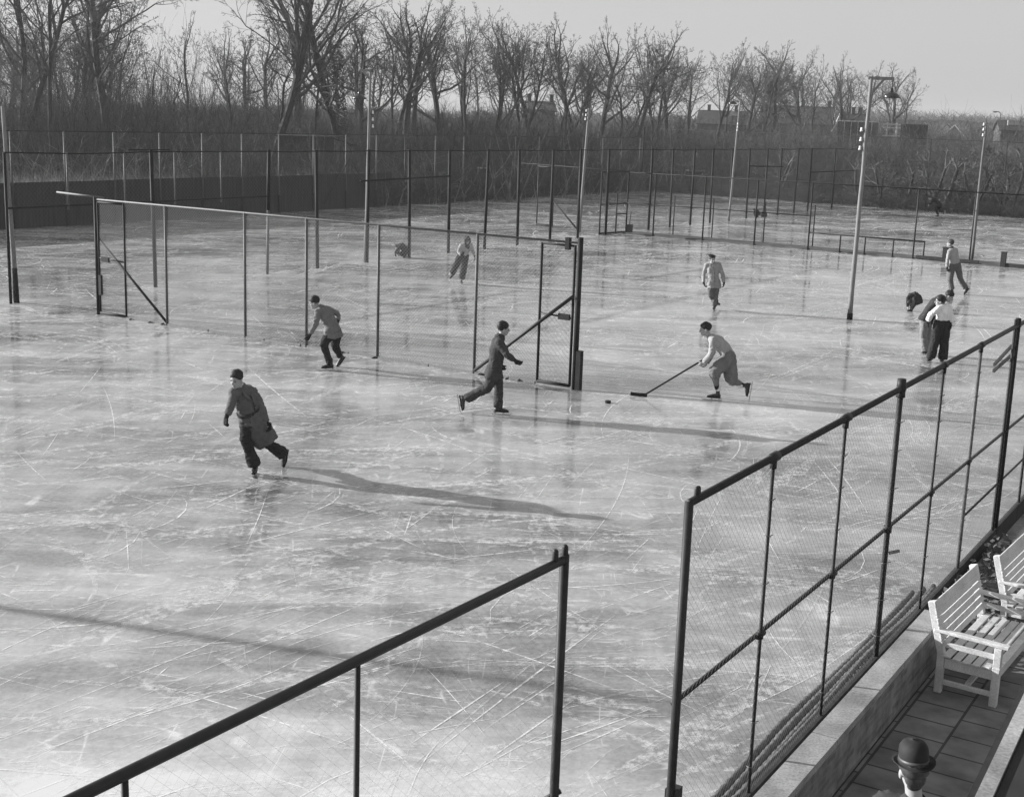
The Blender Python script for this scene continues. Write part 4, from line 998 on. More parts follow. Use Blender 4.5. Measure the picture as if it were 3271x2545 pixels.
# planting bed between the wall end and the second bench
bd = MB(); P = fe0 + nd * (wend + 1.9) + nn * ((w0 + w1) / 2)
bd.add([fe0 + nd * (wend + .02) + nn * .12 + V((0, 0, .2)), fe0 + nd * (wend + .02) + nn * 1.0 + V((0, 0, .06)), fe0 + nd * (wend + 4.4) + nn * 1.2 + V((0, 0, .06)), fe0 + nd * (wend + 4.4) + nn * .12 + V((0, 0, .2))], [(0, 1, 2, 3)])
M_soil = mat('dark_soil', 0.04, 0.95, 0.5, 5, bump=.6)
tag(bd.build('soil', M_soil), kind='structure')
lv = MB(); r6 = random.Random(14)
for i in range(900):
    p = fe0 + nd * (wend + r6.uniform(.1, 4.2)) + nn * r6.uniform(.15, 1.0) + V((0, 0, r6.uniform(.12, .4))); a_ = rv(r6).normalized() * r6.uniform(.03, .07); b_ = a_.orthogonal().normalized() * r6.uniform(.015, .035)
    lv.add([p - a_, p + b_, p + a_, p - b_], [(0, 1, 2, 3)])
tag(lv.build('withered_plants', mat('withered_leaf', 0.09, .8, .6, 12)), 'withered dark plants in the bed behind the benches', 'plants', kind='stuff')
# rolled reed mats lying along the foot of the fence on the ice side
M_roll = mat('rope_matting', 0.085, 0.95, 0.5, 9, (1, 1, 1), .8, var2=.3, scale2=40)
def roll(off, z, s0, s1_, r, label):
    base = fe0 + nd * s0 - nn * off + V((0, 0, z)); n_ = int((s1_ - s0) / .03); mb = MB(); pts = []; rad = []
    for i in range(n_ + 1):
        x = s0 + (s1_ - s0) * i / n_; q = fe0 + nd * x - nn * (off + .02 * math.sin(x * 1.3 + off * 9)) + V((0, 0, z + .012 * math.sin(x * 2.1 + z * 20))); pts.append(q); rad.append(r * (1 + .14 * math.sin(x * 52 + off * 40) + .16 * noise.noise(V((x * 5, off * 9, z * 7)))))
    mb.tube(pts, rad, 9, V((0, 0, 1))); return tag(mb.build('rolled_mat', M_roll, None, True, base=base), label, 'rolled mat', 'rolled mats along the near fence')
re = (onplane(2955, 1832, fe0 - nn * .2 + nd * 0) if False else at(2960, 1832, .2)); send = (re - fe0).dot(nd)
k9 = 0
for lb, off, z, dl in (('lying tight against the fence foot, lowest and nearest the boards', .10, .035, 0), ('in the bottom layer, second out from the fence boards', .165, .034, .12), ('in the bottom layer, third out from the fence boards', .23, .036, .2),
    ('in the bottom layer, fourth out on the ice', .30, .034, .08), ('outermost of all, farthest out on the ice', .37, .035, .3), ('in the upper layer, resting against the fence boards', .12, .088, .22), ('in the upper layer, second out from the fence boards', .19, .088, .1),
    ('in the upper layer, third out and loose on top', .265, .086, .28), ('topmost of the stack against the fence boards', .14, .135, .35)):
    k9 += 1; roll(off, z, -6, send - dl, .027 + .004 * (k9 % 3), 'thin rolled mat ' + lb)
# white garden benches
def bench(label, first=True):
    t = thing('garden_bench', V((0, 0, 0)), label, 'bench', 'white benches on the terrace')
    W_, H_, D_, SZ = 1.55, 0.96, 0.62, 0.42          # x: along, y: front
    def part(nm, boxes):
        k = MB()
        for a_, b_, w, h, u_ in boxes: k.box(a_, b_, w, h, u_)
        o = k.build(nm, M_white, t); bv = o.modifiers.new('b', 'BEVEL'); bv.width = .006; bv.segments = 2; return o
    for x in (0.04, W_ - .04):
        part('leg', [(V((x, 0.02, 0)), V((x, 0.02, SZ)), .07, .075, (0, 1, 0)), (V((x, .02, SZ)), V((x, -.13, H_)), .07, .075, (0, 1, 0))])
        part('leg', [(V((x, D_ - .04, 0)), V((x, D_ - .04, .63)), .075, .075, (0, 1, 0))])
        part('armrest', [(V((x, -.07, .67)), V((x, D_ + .06, .65)), .085, .035, (0, 0, 1))])
        part('arm_rail', [(V((x, -.02, .53)), V((x, D_ - .06, .52)), .03, .055, (0, 0, 1))])
        part('side_rail', [(V((x, .06, SZ - .09)), V((x, D_ - .08, SZ - .09)), .035, .11, (0, 0, 1))])
    for i in range(6):
        f = i / 5.; z = SZ + .10 + f * (H_ - SZ - .14); y = .055 - (z - SZ) * .278; part('back_slat', [(V((.0, y, z)), V((W_, y, z)), .02, .068 if i < 5 else .10, V((0, -.27, 1)))])
    for i in range(6):
        y = .08 + i * .10; z = SZ - .01 - .02 * math.sin(math.pi * i / 5); part('seat_slat', [(V((.0, y, z)), V((W_, y, z)), .082, .022, (0, 0, 1))])
    part('front_rail', [(V((.08, D_ - .03, SZ - .08)), V((W_ - .08, D_ - .03, SZ - .08)), .03, .10, (0, 0, 1))])
    part('stretcher', [(V((.09, .3, .14)), V((W_ - .09, .3, .14)), .06, .03, (0, 0, 1)), ])
    for x in (.04, W_ - .04): part('cross_bar', [(V((x, .06, .12)), V((x, D_ - .08, .12)), .04, .05, (0, 0, 1))])
    return t
b1 = bench('white slatted bench standing nearest the man in the bowler hat')
p_b, p_f = at(2995, 2207, .008), at(3179, 2256, .008)
fdir = (p_f - p_b); fdir.z = 0; fdir.normalize(); ang = math.atan2(fdir.y, fdir.x) - math.pi / 2
# local +y is the front, +x runs away along the wall; mirror by choosing which end is the origin
X_ = V((math.cos(ang), math.sin(ang), 0))
b1.rotation_euler = (0, 0, ang)
org = p_b - fdir * .02
if X_.dot(nd) > 0: b1.location = org - X_ * .04
else: b1.location = org - X_ * (1.55 - .04)
b2 = copy_tree(b1); b2['label'] = 'farther white slatted bench cut off by the right edge of the view'
b2.location = b1.location + nd * 1.98 + nn * .22
# clubhouse roof edge below the camera on the right
RZ = 2.55
ra_, rb_ = at(3271, 2165, RZ), at(3085, 2545, RZ); rd = (ra_ - rb_).normalized(); rn_ = V((rd.y, -rd.x, 0))
P = V((rb_.x, rb_.y, 0)); cl_ = thing('clubhouse_roof', P, 'flat dark roof with a pale edge strip in the bottom right corner', 'roof')
M_felt = mat('roofing_felt', 0.03, .95, .3, 3, bump=.3)
f = lambda s, o, z: V((rb_.x, rb_.y, 0)) + rd * s + rn_ * o + V((0, 0, z))
k = MB(); k.box(f(-4, .12 + 1.6, RZ - .06), f(6, .12 + 1.6, RZ - .06), 3.2, .1); k.build('roof_felt', M_felt, cl_)
k = MB(); k.box(f(-4, .075, RZ - .03), f(6, .075, RZ - .03), .075, .07); k.build('edge_strip', M_stone, cl_)
k = MB(); k.box(f(-4, .016, RZ - .08), f(6, .016, RZ - .08), .035, .12); k.build('gutter', M_pipe, cl_)
k = MB(); k.box(f(-4, .6, (RZ - .12) / 2), f(6, .6, (RZ - .12) / 2), .2, RZ - .13); k.build('wall', M_brk, cl_)
# ------------------------------------------------------------------ people
M_skin = mat('skin', 0.34, 0.55, 0.08, 20)
M_hair = mat('dark_hair', 0.018, 0.6, 0.4, 40)
M_brown = mat('brown_hair', 0.05, 0.6, 0.4, 40)
M_black = mat('black_wool', 0.018, 0.95, 0.3, 30)
M_boot = mat('boot_leather', 0.02, 0.45, 0.3, 12, spec=.5)
M_steel = mat('skate_steel', 0.55, 0.25, 0.1, 10, metal=1.0)
M_eye = mat('eye', 0.02, 0.3, 0.1, 5)
M_lip = mat('lips', 0.17, 0.6, 0.1, 5)
def cloth(name, v, sc_=10): return mat(name, v, 0.95, 0.16, sc_, (1, 1, 0.5), 0.5, 0.15, var2=0.10, scale2=160)
M_coat = cloth('coat_tweed', 0.115); M_jack = cloth('jacket_wool', 0.17); M_suit = cloth('suit_cloth', 0.055); M_jump = cloth('pale_jumper', 0.33); M_tan = cloth('pale_jacket', 0.30)
M_trou = cloth('dark_trousers', 0.030); M_grey = cloth('grey_trousers', 0.12); M_plus = cloth('baggy_breeches', 0.16); M_shirt = cloth('white_shirt', 0.74); M_knit = cloth('knitted_hood', 0.05); M_stock = cloth('stockings', 0.17)
M_whites = cloth('white_sock', 0.72); M_dcoat = cloth('dark_coat', 0.045)

SHOP = bpy.data.scenes.new('workshop')                    # an empty scene where the skins are fused, removed at the end
def workshop_graph():
    with bpy.context.temp_override(scene=SHOP, view_layer=SHOP.view_layers[0]):
        return bpy.context.evaluated_depsgraph_get()
def solid(mb, name, m, parent, vox=0.012, smooth=3, wob=0.0, wsc=7.0, seed=0.0):
    """fuse the collected shapes into one continuous skin"""
    off = parent_base(parent)
    me = bpy.data.meshes.new(name); me.from_pydata([(x - off.x, y - off.y, z - off.z) for x, y, z in mb.v], [], mb.f); me.update()
    bm = bmesh.new(); bm.from_mesh(me); bmesh.ops.recalc_face_normals(bm, faces=bm.faces[:]); bm.to_mesh(me); bm.free()
    o = bpy.data.objects.new(name + '_raw', me); SHOP.collection.objects.link(o)
    md = o.modifiers.new('r', 'REMESH'); md.mode = 'VOXEL'; md.voxel_size = vox; md.use_smooth_shade = True
    if smooth: sm_ = o.modifiers.new('s', 'SMOOTH'); sm_.factor = 0.5; sm_.iterations = smooth
    dg = workshop_graph(); me2 = bpy.data.meshes.new_from_object(o.evaluated_get(dg), depsgraph=dg)
    bpy.data.objects.remove(o); bpy.data.meshes.remove(me)
    me2.name = name; me2.materials.clear(); me2.materials.append(m)
    if wob:
        for v in me2.vertices:
            c = v.co; w1_ = V((c.x * wsc, c.y * wsc, c.z * wsc * .8 + seed)); n1 = noise.noise(w1_)
            q_ = V((c.x * wsc * 1.5 + n1, c.y * wsc * 1.5, c.z * wsc * 2.6 + seed + n1)); d = n1 * wob * .8 + (.35 - abs(noise.noise(q_)) * 1.7) * wob * .75
            v.co = c + v.normal * d
    me2.polygons.foreach_set('use_smooth', [True] * len(me2.polygons)); me2.update()
    o2 = bpy.data.objects.new(name, me2); COL.objects.link(o2); o2.parent = parent
    return o2

def head_parts(t, body, c, F, U, s, hair=None, hairm=None, face=True):
    F = F.normalized(); X = F.cross(U).normalized(); U = X.cross(F).normalized()
    P = lambda x, y, z: c + (X * x + F * y + U * z) * s
    E = lambda x, y, z: [X * x * s, F * y * s, U * z * s]
    body.ball(P(0, -.012, .03), E(.074, .094, .092)); body.ball(P(0, .022, -.045), E(.056, .066, .078)); body.ball(P(0, .060, -.095), E(.028, .026, .022), 10, 6)
    body.ball(P(0, .066, .022), E(.056, .024, .014), 12, 6); body.ball(P(0, .098, -.022), E(.013, .020, .028), 10, 8); body.ball(P(0, .104, -.036), E(.016, .014, .012), 8, 6)
    body.ball(P(0, .079, -.068), E(.026, .012, .012), 10, 6)
    for i in (-1, 1):
        body.ball(P(.077 * i, -.008, -.014), E(.010, .022, .033), 8, 8); body.ball(P(.034 * i, .058, -.03), E(.024, .022, .022), 8, 6)
    if face:
        for i in (-1, 1):
            k = MB(); k.ball(P(.030 * i, .080, .0), E(.010, .008, .0055), 10, 6); k.build('eye', M_eye, t, True)
            k = MB(); k.ball(P(.031 * i, .087, .024), E(.017, .006, .0032), 8, 5); k.build('eyebrow', hairm or M_hair, t, True)
        k = MB(); k.ball(P(0, .088, -.068), E(.022, .008, .006), 10, 5); k.build('mouth', M_lip, t, True)
    if hair:
        k = MB(); hs = 1.05 if hair == 'short' else 1.12
        k.ball(P(0, -.020, .046), E(.082 * hs, .100 * hs, .088 * hs), 20, 14)
        a = P(0, .085, .066); b = P(0, -.10, -.115 if hair == 'short' else -.15); nrm = (b - a).cross(X).normalized()
        if nrm.dot(U) > 0: nrm = -nrm
        out = []
        for q in k.v:
            q = V(q); d = (q - a).dot(nrm)
            if d > 0: q = q - nrm * d; q = c + (q - c) * .96
            else: q = q + (q - c).normalized() * (.012 * noise.noise(q * 22) + .006 * noise.noise(q * 60))
            out.append(tuple(q))
        k.v = out
        k.build('hair', hairm or M_hair, t, True)
    return P, E

def hand(mb, w, h, toward, s=1.0, curl=0.7, thick=1.0):
    """palm, four fingers and a thumb from wrist w pointing to h; toward: side the palm faces"""
    D = (h - w).normalized(); Nn = (toward - D * toward.dot(D)).normalized(); S = D.cross(Nn).normalized()
    mb.tube([w, w + D * .035 * s, w + D * .085 * s], [(.026 * s, .020 * s), (.038 * s, .018 * s), (.042 * s, .016 * s)], 10, S, 'round')
    for i, (o, L) in enumerate(((-.031, .070), (-.010, .080), (.011, .076), (.031, .060))):
        p = w + D * .088 * s + S * o * s; d1 = (D + Nn * curl * .5).normalized(); d2 = (D * (1 - curl) + Nn * curl * 1.2).normalized(); r = .0095 * s * thick
        q = p + d1 * L * .5 * s; mb.tube([p - D * .02 * s, q, q + d2 * L * .5 * s], [r * 1.1, r, r * .85], 8, S, 'round')
    p = w + D * .03 * s - S * .034 * s; q = p + (D * .6 - S * .6 + Nn * .35).normalized() * .04 * s; mb.tube([p, q, q + (D * .8 + Nn * .45).normalized() * .032 * s], [.013 * s, .0115 * s, .009 * s], 8, Nn, 'round')

def skate(t, A, T, Uo, s, sock=None, ground=None, boot=M_boot, long_blade=False):
    """boot and blade; A ankle, T toe direction, Uo up along the shin"""
    T = T.normalized(); X = T.cross(Uo).normalized(); U = X.cross(T).normalized()
    P = lambda x, y, z: A + (X * x + T * y + U * z) * s
    mb = MB()
    mb.tube([P(0, -.012, .085), P(0, -.012, .02), P(0, -.02, -.045)], [.047 * s, .042 * s, .046 * s], 12, X, 'round')
    mb.tube([P(0, -.045, -.055), P(0, .02, -.05), P(0, .09, -.06), P(0, .15, -.068), P(0, .185, -.07)], [(.036 * s, .038 * s), (.038 * s, .042 * s), (.043 * s, .034 * s), (.044 * s, .025 * s), (.03 * s, .017 * s)], 12, X, 'round')
    o = solid(mb, 'skate', boot, t, .012, 1)
    so = MB(); so.tube([P(0, -.085, -.098), P(0, -.02, -.098), P(0, .10, -.098), P(0, .20, -.095)], [(.030 * s, .007 * s), (.033 * s, .007 * s), (.044 * s, .007 * s), (.024 * s, .007 * s)], 10, X, 'round'); so.build('sole', M_black, o, True)
    bl = MB(); e = .28 if long_blade else .215
    bl.box(P(0, -.11, -.142), P(0, e, -.142), .006 * s, .022 * s, U); bl.tube([P(0, e, -.142), P(0, e + .035, -.12), P(0, e + .045, -.10)], [.008 * s, .007 * s, .005 * s], 6)
    for y in (-.05, .10): bl.box(P(0, y, -.10), P(0, y, -.135), .03 * s, .035 * s, T)
    bl.build('blade', M_steel, o)
    if sock:
        k = MB(); k.tube([P(0, -.012, .075), P(0, -.012, .13)], [.052 * s, .047 * s], 12, X, 'round'); k.build('sock', sock, t, True)
    return o

def person(label, crop, foot, J, face, opts, s=1.0):
    """J: joint name -> (crop px x, crop px y, metres towards the camera)"""
    x0, y0, k = crop
    G = at(x0 + foot[0] / k, y0 + foot[1] / k) if not isinstance(foot, Vector) else foot
    G = V((G.x, G.y, 0)); tw = -G.normalized(); rg_ = V((-tw.y, tw.x, 0)); rg_ = rg_ if rg_.x > 0 else -rg_
    W = lambda v: rg_ * v[0] + V((0, 0, v[1])) + tw * v[2]
    t = thing('person', G, label, 'person')
    j = {n_: (onplane(x0 + p[0] / k, y0 + p[1] / k, G, p[2]) if len(p) == 3 else G + W(p[:3])) for n_, p in J.items()}
    return figure(t, j, W, face, opts, s)

def figure(t, j, W, face, opts, s):
    g_ = opts.get; body = MB(); F = W(face).normalized(); sd = sum(map(ord, t.name)) % 97
    hc = j['head']; nb = j['neck']; U = (hc - nb).normalized()
    U = (U * .6 + V((0, 0, 1)) * .5 - F * 0).normalized() if g_('bow') is None else U
    P, E = head_parts(t, body, hc, F, U, s * g_('hs', 1.10), g_('hair', 'short'), g_('hairm', M_hair), g_('face', True))
    sa, sb, ha, hb = j['sa'], j['sb'], j['ha'], j['hb']
    sm_, hm = (sa + sb) / 2, (ha + hb) / 2
    body.tube([nb - U * .04 * s, hc - U * .06 * s], [.058 * s, .054 * s], 12, None, 'round')
    sv = (sb - sa).normalized(); hv = (hb - ha).normalized()
    spine = [hm, lerp(hm, sm_, .35) , lerp(hm, sm_, .72), lerp(sm_, nb, .12), nb]
    bl_ = g_('belly', None)
    if bl_ is not None: spine[1] = spine[1] + W(bl_); spine[2] = spine[2] + W(bl_) * .8
    sides = [hv, lerp(hv, sv, .35), lerp(hv, sv, .8), sv, sv]
    def torso(mb, o, neck=True, low=0.0, tight=1.0):
        b = spine[0] - (spine[1] - spine[0]).normalized() * low
        mb.tube([b] + spine[1:], [((.155 + o) * s * tight, (.105 + o) * s), ((.140 + o) * s * tight, (.098 + o) * s), ((.165 + o) * s, (.115 + o) * s), ((.150 + o) * s, (.085 + o) * s), ((.062 + o * .3) * s, (.058 + o * .3) * s)], 16, [hv] + sides[1:], 'flat')
        for q in (sa, sb): mb.tube([lerp(sm_, q, .3), q], [(.080 + o * .8) * s, (.058 + o * .7) * s], 10, None, 'round')
    torso(body, -.012)
    def limb(mb, a, b, c, r, side=None): mb.tube([a, lerp(a, b, .55), b, lerp(b, c, .45), c], [r[0] * s, r[1] * s, r[2] * s, r[3] * s, r[4] * s], 10, side, 'round')
    for a, e, w in (('sa', 'ea', 'wa'), ('sb', 'eb', 'wb')): limb(body, j[a], j[e], j[w], (.052, .046, .038, .037, .025))
    for a, e, w in (('ha', 'ka', 'aa'), ('hb', 'kb', 'ab')): limb(body, j[a], j[e], j[w], (.085, .072, .052, .048, .036))
    gl = MB(); gloved = g_('gloves')
    for w, h in (('wa', 'da'), ('wb', 'db')):
        tow = W(g_('palm', (0, 0, 0.3))) + (hc - j[h]) * .0 + V((0.01, 0.02, -.03)); tow = (sm_ - j[h]) * .4 + V((.02, .03, 0))
        hand(body, j[w], j[h], tow, s * (.66 if gloved else 1.0), g_('curl', .75))
        if gloved: hand(gl, j[w], j[h], tow, s * 1.14, g_('curl', .75), 1.4); gl.tube([lerp(j[w], j['ea' if w == 'wa' else 'eb'], .22), j[w], lerp(j[w], j[h], .3)], [.043 * s, .037 * s, .036 * s], 10, None, 'round')
    solid(body, 'body', M_skin, t, .0105, 2)
    if gloved: solid(gl, 'gloves', gloved, t, .010, 1)
    # ---- clothes
    tr = MB(); o = .022; tm = g_('trou', M_trou); ri = g_('legs', (.118, .105, .088, .088, .092))
    tr.tube([lerp(hm, spine[1], g_('waist', .6)), hm, (ha + hb) / 2 - (spine[1] - hm).normalized() * .07 * s], [(.150 * s, .112 * s), (.172 * s, .128 * s), (.15 * s, .12 * s)], 16, hv, 'round')
    for a, e, w, T in (('ha', 'ka', 'aa', 'ta'), ('hb', 'kb', 'ab', 'tb')):
        end = lerp(j[e], j[w], g_('hem', .97)); tr.tube([j[a], lerp(j[a], j[e], .5), j[e], lerp(j[e], end, .5), end], [x * s for x in ri], 12, None, 'flat'); tr.ball(j[a], [V((ri[0] * s, 0, 0)), V((0, ri[0] * s, 0)), V((0, 0, ri[0] * s))], 12, 8)
    solid(tr, 'trousers', tm, t, .017, 2, .020, 7.5, sd)
    ja = MB(); jo = g_('jo', .034); torso(ja, jo, True, g_('low', .10) * s, g_('tight', 1.0))
    for ring in g_('skirt', ()):                            # extra volumes: list of (points, radii, side)
        pass
    sk = j.get('s1')
    if sk is not None:
        q = [lerp(hm, spine[1], .6)] + [j[n_] for n_ in ('s1', 's2', 's3') if n_ in j]; rr_ = g_('sr'); ja.tube(q, [(a * s, b * s) for a, b in rr_], 18, g_('sside', hv) if not isinstance(g_('sside'), tuple) else W(g_('sside')), 'flat')
    if g_('cover'):
        sdn = (spine[0] - spine[1]).normalized(); L = g_('cover')
        for a, e in (('ha', 'ka'), ('hb', 'kb')):
            td = (j[e] - j[a]).normalized(); dd = (sdn * .55 + td * .45).normalized(); r0 = ri[0] * s
            ja.tube([lerp(j[a], spine[1], .55), j[a], j[a] + dd * L * s], [r0 * .95, r0 + .022 * s, r0 + .034 * s], 14, None, 'flat')
            ja.tube([lerp(spine[0], spine[1], .3), lerp(j['ha'], j['hb'], .5) + dd * L * s * .9], [(.15 * s, .13 * s), (.15 * s, .14 * s)], 14, hv, 'flat')
    cuff = g_('cuff', .96)
    for a, e, w in (('sa', 'ea', 'wa'), ('sb', 'eb', 'wb')):
        c = lerp(j[e], j[w], cuff); ja.tube([lerp(sm_, j[a], .55), j[a], lerp(j[a], j[e], .5), j[e], lerp(j[e], c, .5), c], [x * s for x in g_('sleeve', (.08, .078, .073, .064, .058, .054))], 12, None, 'flat')
    jm = g_('jack', M_jack)
    solid(ja, g_('jname', 'jacket'), jm, t, .017, 2, .020, 8.5, sd + 3)
    if g_('collar', True):
        k = MB(); ax = (nb - sm_).normalized(); n2 = 14
        for i in range(n2):
            a0, a1 = [(.25 + 5.8 * q / n2) for q in (i, i + 1)]
            Ff = (F - ax * F.dot(ax)).normalized(); Xx = ax.cross(Ff)
            pt = lambda a_, r_, z: nb + (Ff * math.cos(a_) + Xx * math.sin(a_)) * r_ * s + ax * z * s
            for (r0, z0, r1, z1) in ((.070, .02, .105, -.05),):
                vs = [pt(a0, r0, z0), pt(a1, r0, z0), pt(a1, r1, z1), pt(a0, r1, z1)]; vs2 = [v + ax * .014 * s for v in vs]
                k.add(vs + vs2, [(0, 1, 2, 3), (7, 6, 5, 4), (0, 4, 5, 1), (1, 5, 6, 2), (2, 6, 7, 3), (3, 7, 4, 0)])
        k.build('collar', g_('colm', jm), t)
    if g_('front'):                                        # the buttoned front edge and lapels
        ax = (spine[3] - spine[0]).normalized(); sd_f = sides[2]; Ff = sd_f.cross(ax).normalized(); Ff = Ff if Ff.dot(F) > 0 else -Ff
        k = MB(); pts = [lerp(spine[0], spine[3], q) + Ff * (w_ + jo + .012) * s for q, w_ in ((-.1, .108), (.2, .102), (.5, .108), (.72, .117), (.92, .10))]
        k.tube(pts, [(.010 * s, .006 * s)] * 5, 6, sd_f, 'round'); k.build('front_edge', g_('front'), t, True)
        for sg in (-1, 1):
            k = MB(); a_, b_ = pts[3], nb + Ff * .075 * s + sd_f * .055 * sg * s
            k.tube([a_, lerp(a_, b_, .5) + sd_f * .035 * sg * s + Ff * .012 * s, b_], [(.010 * s, .006 * s), (.034 * s, .008 * s), (.02 * s, .008 * s)], 8, sd_f, 'round'); k.build('lapel', jm, t, True)
        for q in (.1, .33, .56):
            k = MB(); c = lerp(spine[0], spine[3], q) + Ff * (.122 + jo) * s + sd_f * .022 * s; k.ball(c, [sd_f * .013 * s, ax * .013 * s, Ff * .008 * s], 8, 5); k.build('button', M_black, t, True)
    if g_('scarf'):
        k = MB(); n2 = 16; ax = (hc - nb).normalized(); X1 = ax.orthogonal().normalized(); Y1 = ax.cross(X1); pts = [nb + ax * .012 * s + (X1 * math.cos(2 * math.pi * i / n2) + Y1 * math.sin(2 * math.pi * i / n2)) * .072 * s for i in range(n2 + 1)]
        k.tube(pts, [.026 * s] * (n2 + 1), 8, None, 'round'); k.build('scarf', g_('scarf'), t, True)
    if g_('belt'):
        k = MB(); n2 = 24; c = spine[1] + (spine[0] - spine[1]) * .1; ax = (spine[2] - spine[0]).normalized(); X1 = (sides[1] - ax * sides[1].dot(ax)).normalized(); Y1 = ax.cross(X1)
        ring = []
        for i in range(n2):
            a_ = 2 * math.pi * i / n2; d = X1 * math.cos(a_) * (.140 + jo + .022) * s + Y1 * math.sin(a_) * (.098 + jo + .026) * s
            ring.append((c + d + ax * .022 * s, c + d - ax * .022 * s, c + d * .93 - ax * .022 * s, c + d * .93 + ax * .022 * s))
        for i in range(n2):
            a_, b_ = ring[i], ring[(i + 1) % n2]; k.add(list(a_) + list(b_), [(0, 4, 5, 1), (1, 5, 6, 2), (2, 6, 7, 3), (3, 7, 4, 0)])
        fr = c + (Y1 if Y1.dot(F) > 0 else -Y1) * (.098 + jo + .014) * s - sides[1] * .05 * s
        for dx in (0, .03): k.box(fr, fr + V((0, 0, -.24)) + rg(-.06 + dx, W) + F * .03, .035 * s, .008, F)
        k.build('belt', g_('belt'), t)
    for A, K, T_, so in (('aa', 'ka', 'ta', 0), ('ab', 'kb', 'tb', 1)):
        if A + '_off' in j: continue
        if so in g_('flat', ()):
            hd = j[T_] - j[A]; hd.z = 0; skate(t, V((j[A].x, j[A].y, .153 * s)), hd, V((0, 0, 1)), s, g_('sock'), None, g_('boot', M_boot), g_('long', False)); continue
        skate(t, j[A], (j[T_] - j[A]) - (j[K] - j[A]).normalized() * (j[T_] - j[A]).dot((j[K] - j[A]).normalized()) * g_('flex', .6), (j[K] - j[A]).normalized(), s, g_('sock'), None, g_('boot', M_boot), g_('long', False))
    if g_('stock'):
        k = MB()
        for e, w in (('ka', 'aa'), ('kb', 'ab')): k.tube([lerp(j[e], j[w], .1), lerp(j[e], j[w], .4), lerp(j[e], j[w], .64)], [.075 * s, .073 * s, .058 * s], 12, None, 'round')
        solid(k, 'stockings', g_('stock'), t, .01, 2)
        k = MB()
        for e, w in (('ka', 'aa'), ('kb', 'ab')): k.tube([lerp(j[e], j[w], .62), lerp(j[e], j[w], .84)], [.054 * s, .047 * s], 12, None, 'round')
        solid(k, 'sock_tops', M_black, t, .01, 2)
    return t, j, P, E, F, U
def rg(x, W): return W((x, 0, 0))

# 1 the man in the belted coat
person('young man in a belted tweed overcoat leaning into a stride on the near ice', (680, 1150, 4.247), (590, 1548), dict(
    head=(318, 262, .27), neck=(372, 372, .16), sa=(285, 440, .26), sb=(540, 430, -.02), ea=(255, 600, .36), wa=(193, 745, .40), da=(165, 860, .46),
    eb=(665, 645, .02), wb=(725, 835, .06), db=(775, 960, .12), ha=(455, 800, .05), hb=(580, 805, -.08), ka=(440, 1075, .17), aa=(572, 1425, .02), ta=(540, 1530, .26),
    kb=(745, 1130, -.14), ab=(945, 1265, -.40), tb=(935, 1440, -.36), s1=(520, 840, .05), s2=(625, 975, .0), s3=(735, 1112, -.08)), (-.50, -.22, .82),
    dict(front=M_dcoat, flat=(0,), cover=.10, jack=M_coat, jname='overcoat', gloves=M_black, belt=M_dcoat, sr=((.19, .15), (.205, .17), (.225, .15), (.20, .13)), sside=(.83, .50, .1), jo=.040, legs=(.098, .092, .085, .088, .112), collar=True, scarf=M_grey, sock=M_stock), 1.03)
# 2 the man bent forward by the wire fence
person('dark-haired man in a short grey jacket bending forward beside the middle fence', (940, 920, 5.665), (590, 1482), dict(
    head=(362, 262, -.02), neck=(452, 350, -.02), sa=(430, 430, .16), sb=(600, 385, -.16), ea=(385, 640, .26), wa=(290, 835, .26), da=(215, 940, .28),
    eb=(790, 470, -.22), wb=(790, 590, -.16), db=(770, 680, -.12), ha=(650, 800, .10), hb=(745, 780, -.10), ka=(530, 1030, .16), aa=(650, 1375, .05), ta=(490, 1440, .10),
    kb=(745, 1060, -.18), ab=(835, 1250, -.34), tb=(750, 1400, -.28), s1=(690, 760, 0), s2=(705, 800, 0)), (-.95, -.28, -.22),
    dict(flat=(0,), cover=.13, jack=M_jack, gloves=M_black, sr=((.19, .15), (.215, .17), (.225, .175)), legs=(.122, .115, .095, .076, .072), sock=None, long=True, belly=(.02, .05, 0)), 1.05)
# 3 the running man in front of the gate
person('man in a dark suit running to the right past the gate on skates', (1440, 1000, 4.854), (760, 1578), dict(
    head=(818, 242, 0), neck=(772, 350, -.02), sa=(755, 450, .17), sb=(715, 430, -.17), ea=(870, 640, .26), wa=(985, 728, .26), da=(1040, 760, .26),
    eb=(725, 640, -.26), wb=(775, 800, -.16), db=(800, 850, -.1), ha=(665, 930, .10), hb=(690, 925, -.10), ka=(560, 1165, .10), aa=(225, 1335, -.02), ta=(190, 1520, -.02),
    kb=(745, 1160, -.06), ab=(735, 1475, -.02), tb=(880, 1530, 0), s1=(660, 900, 0), s2=(650, 960, 0)), (.93, -.12, -.25),
    dict(flat=(1,), cover=.12, jack=M_suit, trou=M_suit, gloves=M_black, sr=((.18, .14), (.19, .155), (.20, .165)), legs=(.12, .108, .092, .088, .095)), 1.05)
